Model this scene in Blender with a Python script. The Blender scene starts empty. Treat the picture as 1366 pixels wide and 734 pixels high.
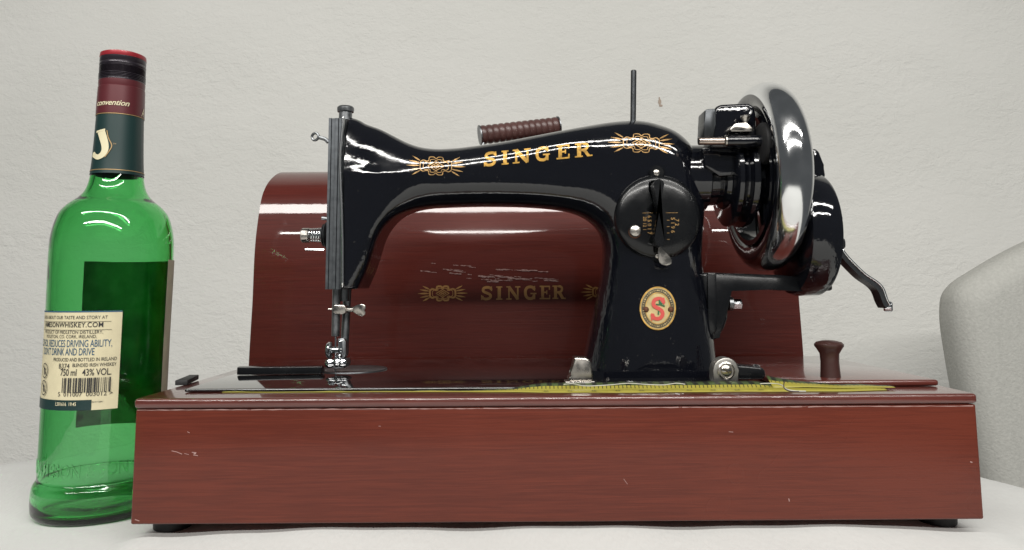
import bpy, bmesh, math, random
import numpy as np
from mathutils import Vector, Matrix
random.seed(7)
SC = bpy.context.scene
COL = SC.collection

# ------------------------------------------------------------------ camera
PITCH, ROLL, FPX, PCX, PCY = math.radians(6), math.radians(.36), 950.0, 683.0, 285.0
CAM = np.array([0, -.4275, .1475])
_F = np.array([0, math.cos(PITCH), math.sin(PITCH)])
_R0 = np.array([1., 0, 0]); _U0 = np.array([0, -math.sin(PITCH), math.cos(PITCH)])
_R = _R0*math.cos(ROLL) - _U0*math.sin(ROLL)
_U = _U0*math.cos(ROLL) + _R0*math.sin(ROLL)
cd = bpy.data.cameras.new('camera'); co = bpy.data.objects.new('camera', cd); COL.objects.link(co)
m = Matrix.Identity(4)
for i in range(3):
    m[i][0], m[i][1], m[i][2], m[i][3] = _R[i], _U[i], -_F[i], CAM[i]
co.matrix_world = m
cd.sensor_width = 36; cd.sensor_fit = 'HORIZONTAL'; cd.lens = FPX/1366*36
cd.shift_y = -(367-PCY)/1366
cd.clip_start = .01; cd.clip_end = 50
SC.camera = co

# ------------------------------------------------------------------ world and lamps
w = bpy.data.worlds.new('World'); SC.world = w; w.use_nodes = True
bg = w.node_tree.nodes['Background']
bg.inputs[0].default_value = (.92, .97, 1, 1); bg.inputs[1].default_value = .085
def tube_light(name, y, z, length, width, power, tilt):
    l = bpy.data.lights.new(name, 'AREA'); l.shape = 'RECTANGLE'; l.size = length; l.size_y = width
    l.energy = power; l.color = (1, .975, .93)
    o = bpy.data.objects.new(name, l); COL.objects.link(o); o.location = (0, y, z); o.rotation_euler = (math.radians(tilt), 0, 0)
    return o
tube_light('ceiling_tube_near', -1.08, 1.55, 3.4, .12, 41, 22)
tube_light('ceiling_tube_middle', -2.15, 1.55, 3.6, .10, 57, 45)
SC.view_settings.view_transform = 'Standard'; SC.view_settings.look = 'None'
SC.view_settings.exposure = 0; SC.view_settings.gamma = 1
SC.cycles.use_denoising = True
SC.cycles.max_bounces = 14; SC.cycles.transmission_bounces = 12; SC.cycles.glossy_bounces = 6
SC.cycles.sample_clamp_indirect = 6

# ------------------------------------------------------------------ helpers
def ray(px, py):
    px = np.asarray(px, float); py = np.asarray(py, float)
    return _F + ((px-PCX)/FPX)[..., None]*_R + ((PCY-py)/FPX)[..., None]*_U
def at(px, py, Y):
    d = ray(px, py); return CAM + d*((np.asarray(Y, float)-CAM[1])/d[..., 1])[..., None]
def atz(px, py, Z):
    d = ray(px, py); return CAM + d*((np.asarray(Z, float)-CAM[2])/d[..., 2])[..., None]
def ppm(Y):                       # metres for one pixel at depth Y
    return abs(at(684, 367, Y)[0]-at(683, 367, Y)[0])

def mesh_obj(name, verts, faces, mat, parent=None, sharp=35, smooth=True):
    me = bpy.data.meshes.new(name)
    me.from_pydata([tuple(map(float, v)) for v in verts], [], [tuple(map(int, f)) for f in faces])
    return finish(name, me, mat, parent, sharp, smooth)
def finish(name, me, mat, parent, sharp=35, smooth=True):
    me.validate()
    if smooth:
        me.polygons.foreach_set('use_smooth', [True]*len(me.polygons))
        if sharp < 180: me.set_sharp_from_angle(angle=math.radians(sharp))
    me.materials.append(mat)
    o = bpy.data.objects.new(name, me); COL.objects.link(o)
    if parent is not None:
        o.parent = parent
        r = parent
        while r.parent: r = r.parent
        o.matrix_parent_inverse = Matrix.Translation(-Vector(r['_at'])) if '_at' in r and parent is r else Matrix.Identity(4)
    return o
def thing(name, label, cat, loc, group=None):
    o = bpy.data.objects.new(name, None); COL.objects.link(o); o.location = loc
    o['_at'] = list(loc); o['label'] = label; o['category'] = cat; o.empty_display_size = .02
    if group: o['group'] = group
    return o

class B:
    def __init__(s): s.bm = bmesh.new()
    def _bev(s, geom, bev, seg=2):
        if bev > 0:
            es = list({e for v in geom for e in v.link_edges})
            bmesh.ops.bevel(s.bm, geom=es, offset=bev, segments=seg, profile=.5, affect='EDGES', clamp_overlap=True)
    def box(s, lo, hi, bev=0, M=None, seg=2):
        c = [(a+b)/2 for a, b in zip(lo, hi)]; d = [b-a for a, b in zip(lo, hi)]
        vs = bmesh.ops.create_cube(s.bm, size=1)['verts']
        for v in vs: v.co = Vector((c[0]+v.co.x*d[0], c[1]+v.co.y*d[1], c[2]+v.co.z*d[2]))
        if M is not None:
            for v in vs: v.co = M @ v.co
        s._bev(vs, bev, seg); return s
    def lathe(s, prof, org, axis, seg=40, cap=True):
        a = Vector(axis).normalized(); t = Vector((0, 0, 1)) if abs(a.z) < .9 else Vector((1, 0, 0))
        u = a.cross(t).normalized(); v = a.cross(u); org = Vector(org); rings = []
        for r, h in prof:
            rings.append([s.bm.verts.new(org+a*h+(u*math.cos(k*2*math.pi/seg)+v*math.sin(k*2*math.pi/seg))*max(r, 1e-6)) for k in range(seg)])
        for A, C in zip(rings, rings[1:]):
            for k in range(seg): s.bm.faces.new((A[k], A[(k+1) % seg], C[(k+1) % seg], C[k]))
        if cap:
            if prof[0][0] > 1e-5: s.bm.faces.new(rings[0][::-1])
            if prof[-1][0] > 1e-5: s.bm.faces.new(rings[-1])
        return s
    def cyl(s, p, q, r, seg=24, bev=0, r2=None):
        p = Vector(p); q = Vector(q); L = (q-p).length; r2 = r if r2 is None else r2
        b = bev
        prof = [(r, 0), (r2, L)] if b == 0 else [(r-b, 0), (r, b), (r2, L-b), (r2-b, L)]
        return s.lathe(prof, p, q-p, seg)
    def torus(s, c, axis, R, r, seg=40, n=12, rx=None):
        rx = rx or r
        prof = [(R+r*math.cos(t), rx*math.sin(t)) for t in [i*2*math.pi/n for i in range(n+1)]]
        return s.lathe(prof, c, axis, seg, cap=False)
    def tube(s, pts, r, seg=8, cap=True):
        pts = [Vector(p) for p in pts]; n = len(pts); rings = []
        rr = r if hasattr(r, '__len__') else [r]*n
        t0 = (pts[1]-pts[0]).normalized()
        nrm = t0.cross(Vector((0, 0, 1)) if abs(t0.z) < .9 else Vector((0, 1, 0))).normalized()
        for i in range(n):
            t = (pts[min(i+1, n-1)]-pts[max(i-1, 0)]).normalized()
            nrm = (nrm-t*nrm.dot(t)).normalized(); bn = t.cross(nrm)
            rings.append([s.bm.verts.new(pts[i]+(nrm*math.cos(k*2*math.pi/seg)+bn*math.sin(k*2*math.pi/seg))*rr[i]) for k in range(seg)])
        for A, C in zip(rings, rings[1:]):
            for k in range(seg): s.bm.faces.new((A[k], A[(k+1) % seg], C[(k+1) % seg], C[k]))
        if cap: s.bm.faces.new(rings[0][::-1]); s.bm.faces.new(rings[-1])
        return s
    def prism(s, pts3, ext, bev=0, seg=2):
        ext = Vector(ext)
        vs = [s.bm.verts.new(Vector(p)) for p in pts3]; ws = [s.bm.verts.new(Vector(p)+ext) for p in pts3]
        n = len(vs)
        s.bm.faces.new(vs); s.bm.faces.new(ws[::-1])
        for i in range(n): s.bm.faces.new((vs[i], ws[i], ws[(i+1) % n], vs[(i+1) % n]))
        s._bev(vs+ws, bev, seg); return s
    def pprism(s, pix, Y, th, bev=0, seg=2):   # outline facing the camera side, thickness th away along +Y
        return s.prism([at(x, y, Y) for x, y in pix], (0, th, 0), bev, seg)
    def done(s, name, mat, parent=None, sharp=35):
        bmesh.ops.recalc_face_normals(s.bm, faces=s.bm.faces)
        me = bpy.data.meshes.new(name); s.bm.to_mesh(me); s.bm.free()
        return finish(name, me, mat, parent, sharp)

def cr(pts, n=6, closed=False):
    pts = [np.array(p, float) for p in pts]; out = []; N = len(pts)
    for i in range(N if closed else N-1):
        g = (lambda k: pts[k % N]) if closed else (lambda k: pts[min(max(k, 0), N-1)])
        p0, p1, p2, p3 = g(i-1), g(i), g(i+1), g(i+2)
        for k in range(n):
            t = k/n
            out.append(.5*(2*p1+(p2-p0)*t+(2*p0-5*p1+4*p2-p3)*t*t+(3*p1-p0-3*p2+p3)*t**3))
    if not closed: out.append(pts[-1])
    return out
def sst(a, b, x):
    t = np.clip((x-a)/(b-a), 0, 1); return t*t*(3-2*t)

# ---- implicit rounded casting -> mesh (surface nets)
class Cast:
    def __init__(s, poly, ymid, hfun, rfun, cuts=(), kfun=lambda x, z: np.ones(np.shape(x))):
        s.P = np.array(poly); s.y = ymid; s.h = hfun; s.r = rfun; s.cuts = cuts; s.k = kfun
    def d2(s, x, z):
        P = s.P; Q = np.roll(P, -1, 0); best = np.full(x.shape, 1e9); ins = np.zeros(x.shape, bool)
        for (ax, az), (bx, bz) in zip(P, Q):
            ex, ez = bx-ax, bz-az; L = ex*ex+ez*ez
            if L < 1e-14: continue
            t = np.clip(((x-ax)*ex+(z-az)*ez)/L, 0, 1)
            best = np.minimum(best, (x-ax-t*ex)**2+(z-az-t*ez)**2)
            if abs(ez) > 1e-12:
                ins ^= ((az > z) != (bz > z)) & (x < ex*(z-az)/ez+ax)
        d = np.sqrt(best); return np.where(ins, -d, d)*s.k(x, z)
    def comb(s, d, h, r, x, y, z):
        q1 = d+r; q2 = np.abs(y-s.y)-(h-r)
        f = np.minimum(np.maximum(q1, q2), 0)+np.sqrt(np.maximum(q1, 0)**2+np.maximum(q2, 0)**2)-r
        for c in s.cuts: f = np.maximum(f, c(x, y, z))
        return f
    def val(s, x, y, z): return s.comb(s.d2(x, z), s.h(x, z), s.r(x, z), x, y, z)
    def front(s, x, z):
        d = s.d2(x, z); h = s.h(x, z); r = s.r(x, z)
        q = np.clip(d+r, 0, r); return s.y-(h-r+np.sqrt(np.maximum(r*r-q*q, 0)))
    def hit(s, px, py):
        px = np.asarray(px, float); py = np.asarray(py, float)
        Y = np.full(px.shape, s.y-.03)
        for _ in range(7):
            p = at(px, py, Y); Y = s.front(p[..., 0], p[..., 2])
        return at(px, py, Y)
    def mesh(s, lo, hi, step):
        ax = [np.arange(a, b+step, step) for a, b in zip(lo, hi)]
        X2, Z2 = np.meshgrid(ax[0], ax[2], indexing='ij')
        d, h, r = (g(X2, Z2)[:, None, :] for g in (s.d2, s.h, s.r))
        Fv = s.comb(d, h, r, X2[:, None, :], ax[1][None, :, None], Z2[:, None, :])
        S = Fv < 0; n = S.shape
        cs = [S[i:n[0]-1+i, j:n[1]-1+j, k:n[2]-1+k] for i in (0, 1) for j in (0, 1) for k in (0, 1)]
        anyv = np.logical_or.reduce(cs); allv = np.logical_and.reduce(cs)
        act = anyv & ~allv; idx = -np.ones(act.shape, int); I = np.argwhere(act); idx[act] = np.arange(len(I))
        acc = np.zeros((len(I), 3)); cnt = np.zeros(len(I))
        cor = [(i, j, k) for i in (0, 1) for j in (0, 1) for k in (0, 1)]
        for a in range(8):
            for b in range(a+1, 8):
                A, C = np.array(cor[a]), np.array(cor[b])
                if np.abs(A-C).sum() != 1: continue
                fa = Fv[tuple((I+A).T)]; fb = Fv[tuple((I+C).T)]; mk = (fa < 0) != (fb < 0)
                t = np.where(mk, fa/np.where(mk, fa-fb, 1), 0)
                acc += np.where(mk[:, None], A+(C-A)*t[:, None], 0); cnt += mk
        V = (I+acc/cnt[:, None])*step+np.array(lo)
        faces = []
        for ax_ in range(3):
            sl0 = [slice(None)]*3; sl1 = [slice(None)]*3; sl0[ax_] = slice(0, -1); sl1[ax_] = slice(1, None)
            ch = S[tuple(sl0)] != S[tuple(sl1)]; E = np.argwhere(ch)
            u, v = [q for q in range(3) if q != ax_]
            E = E[(E[:, u] > 0) & (E[:, v] > 0) & (E[:, u] < n[u]-1) & (E[:, v] < n[v]-1)]
            fl = S[tuple(E.T)]
            q = []
            for du, dv in ((0, 0), (1, 0), (1, 1), (0, 1)):
                T = E.copy(); T[:, u] -= du; T[:, v] -= dv; q.append(idx[tuple(T.T)])
            q = np.array(q).T
            flip = fl if ax_ != 1 else ~fl
            q[flip] = q[flip][:, ::-1]
            faces.append(q)
        faces = np.concatenate(faces)
        e = 1e-5
        for _ in range(2):
            x, y, z = V.T; f0 = s.val(x, y, z)
            g = np.stack([s.val(x+e, y, z)-f0, s.val(x, y+e, z)-f0, s.val(x, y, z+e)-f0], 1)/e
            gl = (g*g).sum(1)+1e-9
            V = V-np.clip(f0/gl, -step, step)[:, None]*g
        return V, faces

# ---- 2D print: ribbons in pixel or local units
def ribbon(pts, wd, closed=False, step=2.0):
    pts = [np.array(p, float) for p in pts]
    if closed: pts = pts+[pts[0]]
    d = [pts[0]]
    for a, b in zip(pts, pts[1:]):
        k = max(1, int(math.ceil(np.linalg.norm(b-a)/step)))
        d += [a+(b-a)*(i+1)/k for i in range(k)]
    n = len(d); V = []
    for i in range(n):
        if closed and i in (0, n-1): t = d[1]-d[n-2]
        else: t = d[min(i+1, n-1)]-d[max(i-1, 0)]
        t = t/(np.linalg.norm(t)+1e-12); nn = np.array([-t[1], t[0]])
        ww = wd if not callable(wd) else wd(i/(n-1))
        V += [d[i]+nn*ww/2, d[i], d[i]-nn*ww/2]
    Fc = []
    for i in range(n-1):
        for k in (0, 1): Fc.append((3*i+k, 3*i+k+1, 3*i+k+4, 3*i+k+3))
    return np.array(V), Fc
class Print:
    def __init__(s): s.V = []; s.F = []; s.lay = []; s.n = 0; s.k = 0
    def add(s, V, F):
        V = np.asarray(V, float); s.V.append(V); s.F += [tuple(i+s.n for i in f) for f in F]; s.n += len(V)
        s.lay.append(np.full(len(V), s.k)); s.k += 1; return s
    def rib(s, pts, wd, closed=False, step=2.0): return s.add(*ribbon(pts, wd, closed, step))
    def disc(s, c, r, n=16, ry=None):
        ry = ry or r
        V = [c]+[(c[0]+r*math.cos(2*math.pi*i/n), c[1]+ry*math.sin(2*math.pi*i/n)) for i in range(n)]
        return s.add(V, [(0, 1+i, 1+(i+1) % n) for i in range(n)])
    def done(s, name, fn, mat, parent, lift=3e-4):
        V = np.concatenate(s.V); lay = np.concatenate(s.lay)
        return mesh_obj(name, fn(V, lift+lay*1.2e-5), s.F, mat, parent, sharp=180)
_txt = {}
def text2d(body, size=1, align='LEFT', bold=0, shear=0, space=1, xs=1):
    cu = bpy.data.curves.new('t', 'FONT'); cu.body = body; cu.size = size; cu.align_x = align
    cu.offset = bold*size; cu.shear = shear; cu.space_character = space; cu.resolution_u = 3; cu.fill_mode = 'FRONT'
    o = bpy.data.objects.new('t', cu); COL.objects.link(o)
    dg = bpy.context.evaluated_depsgraph_get(); me = o.evaluated_get(dg).to_mesh()
    V = np.array([(v.co.x*xs, v.co.y) for v in me.vertices]).reshape(-1, 2); F = [tuple(p.vertices) for p in me.polygons]
    o.evaluated_get(dg).to_mesh_clear(); bpy.data.objects.remove(o); bpy.data.curves.remove(cu)
    return V, F

# ------------------------------------------------------------------ materials
def newmat(name):
    mt = bpy.data.materials.new(name); mt.use_nodes = True
    return mt, mt.node_tree.nodes, mt.node_tree.links, mt.node_tree.nodes['Principled BSDF']
def pmat(name, col, rough=.4, metal=0, coat=0, bump=0, bscale=200, var=0, vscale=30, coat_r=.05, spec=.5, rvar=0):
    mt, N, L, p = newmat(name)
    p.inputs['Base Color'].default_value = (*col, 1); p.inputs['Roughness'].default_value = rough
    p.inputs['Metallic'].default_value = metal; p.inputs['Coat Weight'].default_value = coat
    p.inputs['Coat Roughness'].default_value = coat_r; p.inputs['Specular IOR Level'].default_value = spec
    tc = N.new('ShaderNodeTexCoord')
    if bump:
        n = N.new('ShaderNodeTexNoise'); n.inputs['Scale'].default_value = bscale; n.inputs['Detail'].default_value = 5
        b = N.new('ShaderNodeBump'); b.inputs['Strength'].default_value = bump; b.inputs['Distance'].default_value = .001
        L.new(tc.outputs['Object'], n.inputs['Vector']); L.new(n.outputs[0], b.inputs['Height']); L.new(b.outputs[0], p.inputs['Normal'])
    if var or rvar:
        n = N.new('ShaderNodeTexNoise'); n.inputs['Scale'].default_value = vscale; n.inputs['Detail'].default_value = 6
        L.new(tc.outputs['Object'], n.inputs['Vector'])
        if var:
            r = N.new('ShaderNodeMapRange'); r.inputs[1].default_value = .3; r.inputs[2].default_value = .7
            r.inputs[3].default_value = 1-var; r.inputs[4].default_value = 1+var
            mx = N.new('ShaderNodeMix'); mx.data_type = 'RGBA'; mx.blend_type = 'MULTIPLY'; mx.inputs[0].default_value = 1
            mx.inputs[6].default_value = (*col, 1); L.new(n.outputs[0], r.inputs[0]); L.new(r.outputs[0], mx.inputs[7]); L.new(mx.outputs[2], p.inputs['Base Color'])
        if rvar:
            r = N.new('ShaderNodeMapRange'); r.inputs[1].default_value = .35; r.inputs[2].default_value = .7
            r.inputs[3].default_value = max(rough-rvar, .02); r.inputs[4].default_value = rough+rvar
            L.new(n.outputs[0], r.inputs[0]); L.new(r.outputs[0], p.inputs['Roughness'])
    return mt

def wood_mat(name, c1, c2, wave=0.25, cr0=.03, cr1=.10, coat=.7):
    mt, N, L, p = newmat(name)
    tc = N.new('ShaderNodeTexCoord'); mp = N.new('ShaderNodeMapping'); mp.inputs['Scale'].default_value = (3.2, 95, 95)
    L.new(tc.outputs['Object'], mp.inputs['Vector'])
    n1 = N.new('ShaderNodeTexNoise'); n1.inputs['Scale'].default_value = 6; n1.inputs['Detail'].default_value = 4; n1.inputs['Distortion'].default_value = .9
    mp2 = N.new('ShaderNodeMapping'); mp2.inputs['Scale'].default_value = (9, 330, 330); L.new(tc.outputs['Object'], mp2.inputs['Vector'])
    n2 = N.new('ShaderNodeTexNoise'); n2.inputs['Scale'].default_value = 6; n2.inputs['Detail'].default_value = 4
    n3 = N.new('ShaderNodeTexNoise'); n3.inputs['Scale'].default_value = 7; n3.inputs['Detail'].default_value = 3
    L.new(mp.outputs[0], n1.inputs['Vector']); L.new(mp2.outputs[0], n2.inputs['Vector']); L.new(tc.outputs['Object'], n3.inputs['Vector'])
    a = N.new('ShaderNodeMath'); a.operation = 'MULTIPLY_ADD'; a.inputs[1].default_value = .55; L.new(n2.outputs[0], a.inputs[0]); L.new(n1.outputs[0], a.inputs[2])
    a2 = N.new('ShaderNodeMath'); a2.operation = 'MULTIPLY_ADD'; a2.inputs[1].default_value = .8; L.new(n3.outputs[0], a2.inputs[0]); L.new(a.outputs[0], a2.inputs[2])
    rp = N.new('ShaderNodeValToRGB'); e = rp.color_ramp.elements
    e[0].position = 0; e[0].color = (*c1, 1); e[1].position = 1; e[1].color = (*c2, 1)
    mr = N.new('ShaderNodeMapRange'); mr.inputs[1].default_value = .98; mr.inputs[2].default_value = 1.36; L.new(a2.outputs[0], mr.inputs[0]); L.new(mr.outputs[0], rp.inputs[0]); L.new(rp.outputs[0], p.inputs['Base Color'])
    p.inputs['Roughness'].default_value = .45; p.inputs['Specular IOR Level'].default_value = .12
    p.inputs['Coat Weight'].default_value = coat
    rr = N.new('ShaderNodeMapRange'); rr.inputs[1].default_value = .35; rr.inputs[2].default_value = .7; rr.inputs[3].default_value = cr0; rr.inputs[4].default_value = cr1
    L.new(n3.outputs[0], rr.inputs[0]); L.new(rr.outputs[0], p.inputs['Coat Roughness'])
    b = N.new('ShaderNodeBump'); b.inputs['Strength'].default_value = .25; b.inputs['Distance'].default_value = .0006
    L.new(a.outputs[0], b.inputs['Height']); L.new(b.outputs[0], p.inputs['Normal'])
    nb = N.new('ShaderNodeTexNoise'); nb.inputs['Scale'].default_value = 45; nb.inputs['Detail'].default_value = 4
    L.new(tc.outputs['Object'], nb.inputs['Vector'])
    b2 = N.new('ShaderNodeBump'); b2.inputs['Strength'].default_value = wave; b2.inputs['Distance'].default_value = .0012
    L.new(nb.outputs[0], b2.inputs['Height']); L.new(b2.outputs[0], p.inputs['Coat Normal'])
    return mt

M = {}
M['wood'] = wood_mat('varnished_red_wood', (.088, .0165, .0088), (.120, .0230, .0118), .05, .20, .32, .62)
M['woodtop'] = wood_mat('varnished_top_wood', (.078, .0150, .0105), (.112, .0225, .0150), .05, .04, .12, 1.0)
M['woodtop'].node_tree.nodes['Principled BSDF'].inputs['Specular IOR Level'].default_value = .6
M['woodtop'].node_tree.nodes['Principled BSDF'].inputs['Roughness'].default_value = .3
M['case'] = wood_mat('varnished_case_wood', (.070, .0118, .0084), (.093, .0155, .0106), .07)
M['enamel'] = pmat('black_enamel', (.004, .0045, .007), .09, 0, .6, .10, 210, rvar=.06, vscale=35, coat_r=.03, spec=.5)
def crinkle(mt):
    N, L = mt.node_tree.nodes, mt.node_tree.links; p = N['Principled BSDF']
    tc = next(n for n in N if n.type == 'TEX_COORD'); b0 = next(n for n in N if n.type == 'BUMP')
    sp = N.new('ShaderNodeSeparateXYZ'); L.new(tc.outputs['Object'], sp.inputs[0])
    mr = N.new('ShaderNodeMapRange'); mr.inputs[1].default_value = .20; mr.inputs[2].default_value = .165; mr.inputs[3].default_value = 0; mr.inputs[4].default_value = .38; L.new(sp.outputs[2], mr.inputs[0])
    mp = N.new('ShaderNodeMapping'); mp.inputs['Scale'].default_value = (1, 1, .45); L.new(tc.outputs['Object'], mp.inputs['Vector'])
    n = N.new('ShaderNodeTexNoise'); n.inputs['Scale'].default_value = 170; n.inputs['Detail'].default_value = 3; L.new(mp.outputs[0], n.inputs['Vector'])
    b = N.new('ShaderNodeBump'); b.inputs['Distance'].default_value = .0014; L.new(mr.outputs[0], b.inputs['Strength']); L.new(n.outputs[0], b.inputs['Height']); L.new(b0.outputs[0], b.inputs['Normal'])
    L.new(b.outputs[0], p.inputs['Normal']); L.new(b.outputs[0], p.inputs['Coat Normal'])
    d = N.new('ShaderNodeTexNoise'); d.inputs['Scale'].default_value = 620; d.inputs['Detail'].default_value = 1; L.new(tc.outputs['Object'], d.inputs['Vector'])
    r = N.new('ShaderNodeMapRange'); r.inputs[1].default_value = .74; r.inputs[2].default_value = .80; L.new(d.outputs[0], r.inputs[0])
    mx = N.new('ShaderNodeMix'); mx.data_type = 'RGBA'; L.new(r.outputs[0], mx.inputs[0]); mx.inputs[6].default_value = p.inputs['Base Color'].default_value; mx.inputs[7].default_value = (.03, .029, .027, 1)
    L.new(mx.outputs[2], p.inputs['Base Color'])
crinkle(M['enamel'])
M['enamel_worn'] = pmat('black_enamel_dull', (.005, .0055, .0065), .26, 0, .2, .10, 160, coat_r=.12, spec=.35, rvar=.06, vscale=60)
M['bed'] = pmat('black_bed_enamel', (.006, .006, .007), .08, 0, 1.0, .015, 90, coat_r=.02, spec=.9)
M['chrome'] = pmat('chrome', (.80, .82, .84), .06, 1, 0, .05, 45, rvar=.03, vscale=40)
M['rimchrome'] = pmat('worn_wheel_chrome', (.86, .87, .88), .13, 1, 0, .10, 60, rvar=.06, vscale=55, var=.10)
M['nickel'] = pmat('worn_nickel', (.52, .49, .45), .27, 1, rvar=.1, vscale=150, var=.15)
M['steel'] = pmat('dull_steel', (.24, .25, .26), .42, 1, rvar=.1, vscale=120, var=.25)
M['darkmetal'] = pmat('dark_metal', (.07, .075, .08), .35, .8, var=.3, vscale=90)
M['copper'] = pmat('worn_copper_nickel', (.5, .42, .37), .25, 1, var=.2, vscale=200)
M['gold'] = pmat('gold_transfer', (.46, .26, .045), .42, .35, coat=.4, var=.45, vscale=330)
M['goldline'] = pmat('gold_transfer_pale', (.40, .24, .09), .4, .4, coat=.4, var=.5, vscale=380)
M['ochre'] = pmat('ochre_transfer', (.34, .17, .05), .4, .1, coat=.5, var=.2, vscale=200)
M['brass'] = pmat('brass_badge', (.46, .36, .17), .42, .35, var=.12, vscale=300)
M['badge_dark'] = pmat('badge_dark_ring', (.045, .035, .018), .5, .2, var=.4, vscale=400)
M['badge_red'] = pmat('badge_red', (.52, .06, .045), .4, coat=.3)
M['badge_green'] = pmat('badge_green', (.01, .10, .03), .4)
M['rivet'] = pmat('rivet_copper', (.16, .07, .04), .4, .6)
M['rubber'] = pmat('black_rubber', (.012, .012, .013), .6, bump=.1)
M['leather'] = pmat('brown_handle', (.085, .038, .034), .42, 0, .25, .1, 300, coat_r=.25, var=.15)
M['knob'] = pmat('dark_brown_knob', (.045, .016, .013), .42, coat=.3, coat_r=.2, bump=.1, bscale=120)
M['thread'] = pmat('pale_thread', (.55, .55, .48), .8)
M['thread_dark'] = pmat('dark_thread', (.05, .03, .03), .8)
M['fabric'] = pmat('grey_upholstery', (.46, .46, .43), .9, 0, 0, .8, 330, .07, 240, spec=.2)
M['cap'] = pmat('dark_cap', (.03, .024, .032), .28, .4, .3, .08, 600)
M['capred'] = pmat('red_cap_top', (.32, .02, .03), .35, .2, .3)
M['maroon'] = pmat('maroon_capsule', (.10, .017, .022), .38, .15, .2)
M['teal'] = pmat('dark_teal_label', (.007, .029, .028), .42, 0, .1, var=.1)
M['labeltext'] = pmat('label_black_ink', (.02, .02, .022), .6)
M['labelblue'] = pmat('label_blue_ink', (.03, .09, .16), .6)
M['cream'] = pmat('cream_label_paper', (.60, .54, .36), .6, var=.05, vscale=120)
M['labelgrey'] = pmat('grey_label_paper', (.42, .38, .28), .6, var=.15, vscale=90)
M['labelback'] = pmat('label_back', (.30, .32, .27), .7, var=.4, vscale=60)
M['creamprint'] = pmat('cream_print', (.68, .62, .42), .5)
M['labelgold'] = pmat('label_gold', (.42, .28, .13), .4, .4)
M['scuff'] = pmat('pale_scuff', (.34, .21, .19), .45)  # worn marks on the base, painted glare streaks on the case
M['groove'] = pmat('dark_groove', (.02, .006, .005), .6)

# white plaster with brushed-on relief
def plaster():
    mt, N, L, p = newmat('white_plaster')
    tc = N.new('ShaderNodeTexCoord'); wm = N.new('ShaderNodeMapping'); wm.inputs['Scale'].default_value = (.62, 1, 1); wm.inputs['Rotation'].default_value = (0, .15, 0); L.new(tc.outputs['Object'], wm.inputs['Vector'])
    def noise(sc, det, dist=0, rough=.5):
        n = N.new('ShaderNodeTexNoise'); n.inputs['Scale'].default_value = sc; n.inputs['Detail'].default_value = det
        n.inputs['Distortion'].default_value = dist; n.inputs['Roughness'].default_value = rough; L.new(wm.outputs[0], n.inputs['Vector']); return n
    a = noise(60, 8, .6, .62); b = noise(230, 4, .3); c = noise(3, 3)
    ad = N.new('ShaderNodeMath'); ad.operation = 'MULTIPLY_ADD'; ad.inputs[1].default_value = .35; L.new(b.outputs[0], ad.inputs[0]); L.new(a.outputs[0], ad.inputs[2])
    bp = N.new('ShaderNodeBump'); mr = N.new('ShaderNodeMapRange'); mr.inputs[1].default_value = .35; mr.inputs[2].default_value = .68; mr.inputs[3].default_value = .35; mr.inputs[4].default_value = .85
    c2 = noise(7, 4); L.new(c2.outputs[0], mr.inputs[0]); L.new(mr.outputs[0], bp.inputs['Strength']); bp.inputs['Distance'].default_value = .0042
    L.new(ad.outputs[0], bp.inputs['Height']); L.new(bp.outputs[0], p.inputs['Normal'])
    rp = N.new('ShaderNodeValToRGB'); e = rp.color_ramp.elements
    e[0].position = .3; e[0].color = (.69, .69, .655, 1); e[1].position = .7; e[1].color = (.755, .752, .72, 1)
    L.new(c.outputs[0], rp.inputs[0]); L.new(rp.outputs[0], p.inputs['Base Color'])
    p.inputs['Roughness'].default_value = .85; p.inputs['Specular IOR Level'].default_value = .2
    return mt
M['plaster'] = plaster()
def cloth():
    mt, N, L, p = newmat('white_cloth')
    tc = N.new('ShaderNodeTexCoord')
    wv = N.new('ShaderNodeTexNoise'); wv.inputs['Scale'].default_value = 520; wv.inputs['Detail'].default_value = 2
    mp = N.new('ShaderNodeMapping'); mp.inputs['Scale'].default_value = (1, .25, 1); L.new(tc.outputs['Object'], mp.inputs['Vector']); L.new(mp.outputs[0], wv.inputs['Vector'])
    b = N.new('ShaderNodeBump'); b.inputs['Strength'].default_value = .7; b.inputs['Distance'].default_value = .0006
    L.new(wv.outputs[0], b.inputs['Height']); L.new(b.outputs[0], p.inputs['Normal'])
    w2 = N.new('ShaderNodeTexNoise'); w2.inputs['Scale'].default_value = 14; w2.inputs['Detail'].default_value = 5; w2.inputs['Distortion'].default_value = 1.2
    mp3 = N.new('ShaderNodeMapping'); mp3.inputs['Scale'].default_value = (1, .35, 1); mp3.inputs['Rotation'].default_value = (0, 0, .5); L.new(tc.outputs['Object'], mp3.inputs['Vector']); L.new(mp3.outputs[0], w2.inputs['Vector'])
    b3 = N.new('ShaderNodeBump'); b3.inputs['Strength'].default_value = .5; b3.inputs['Distance'].default_value = .004; L.new(w2.outputs[0], b3.inputs['Height']); L.new(b3.outputs[0], b.inputs['Normal'])
    p.inputs['Base Color'].default_value = (.62, .625, .61, 1); p.inputs['Roughness'].default_value = .9; p.inputs['Specular IOR Level'].default_value = .15
    return mt
M['cloth'] = cloth()
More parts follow.
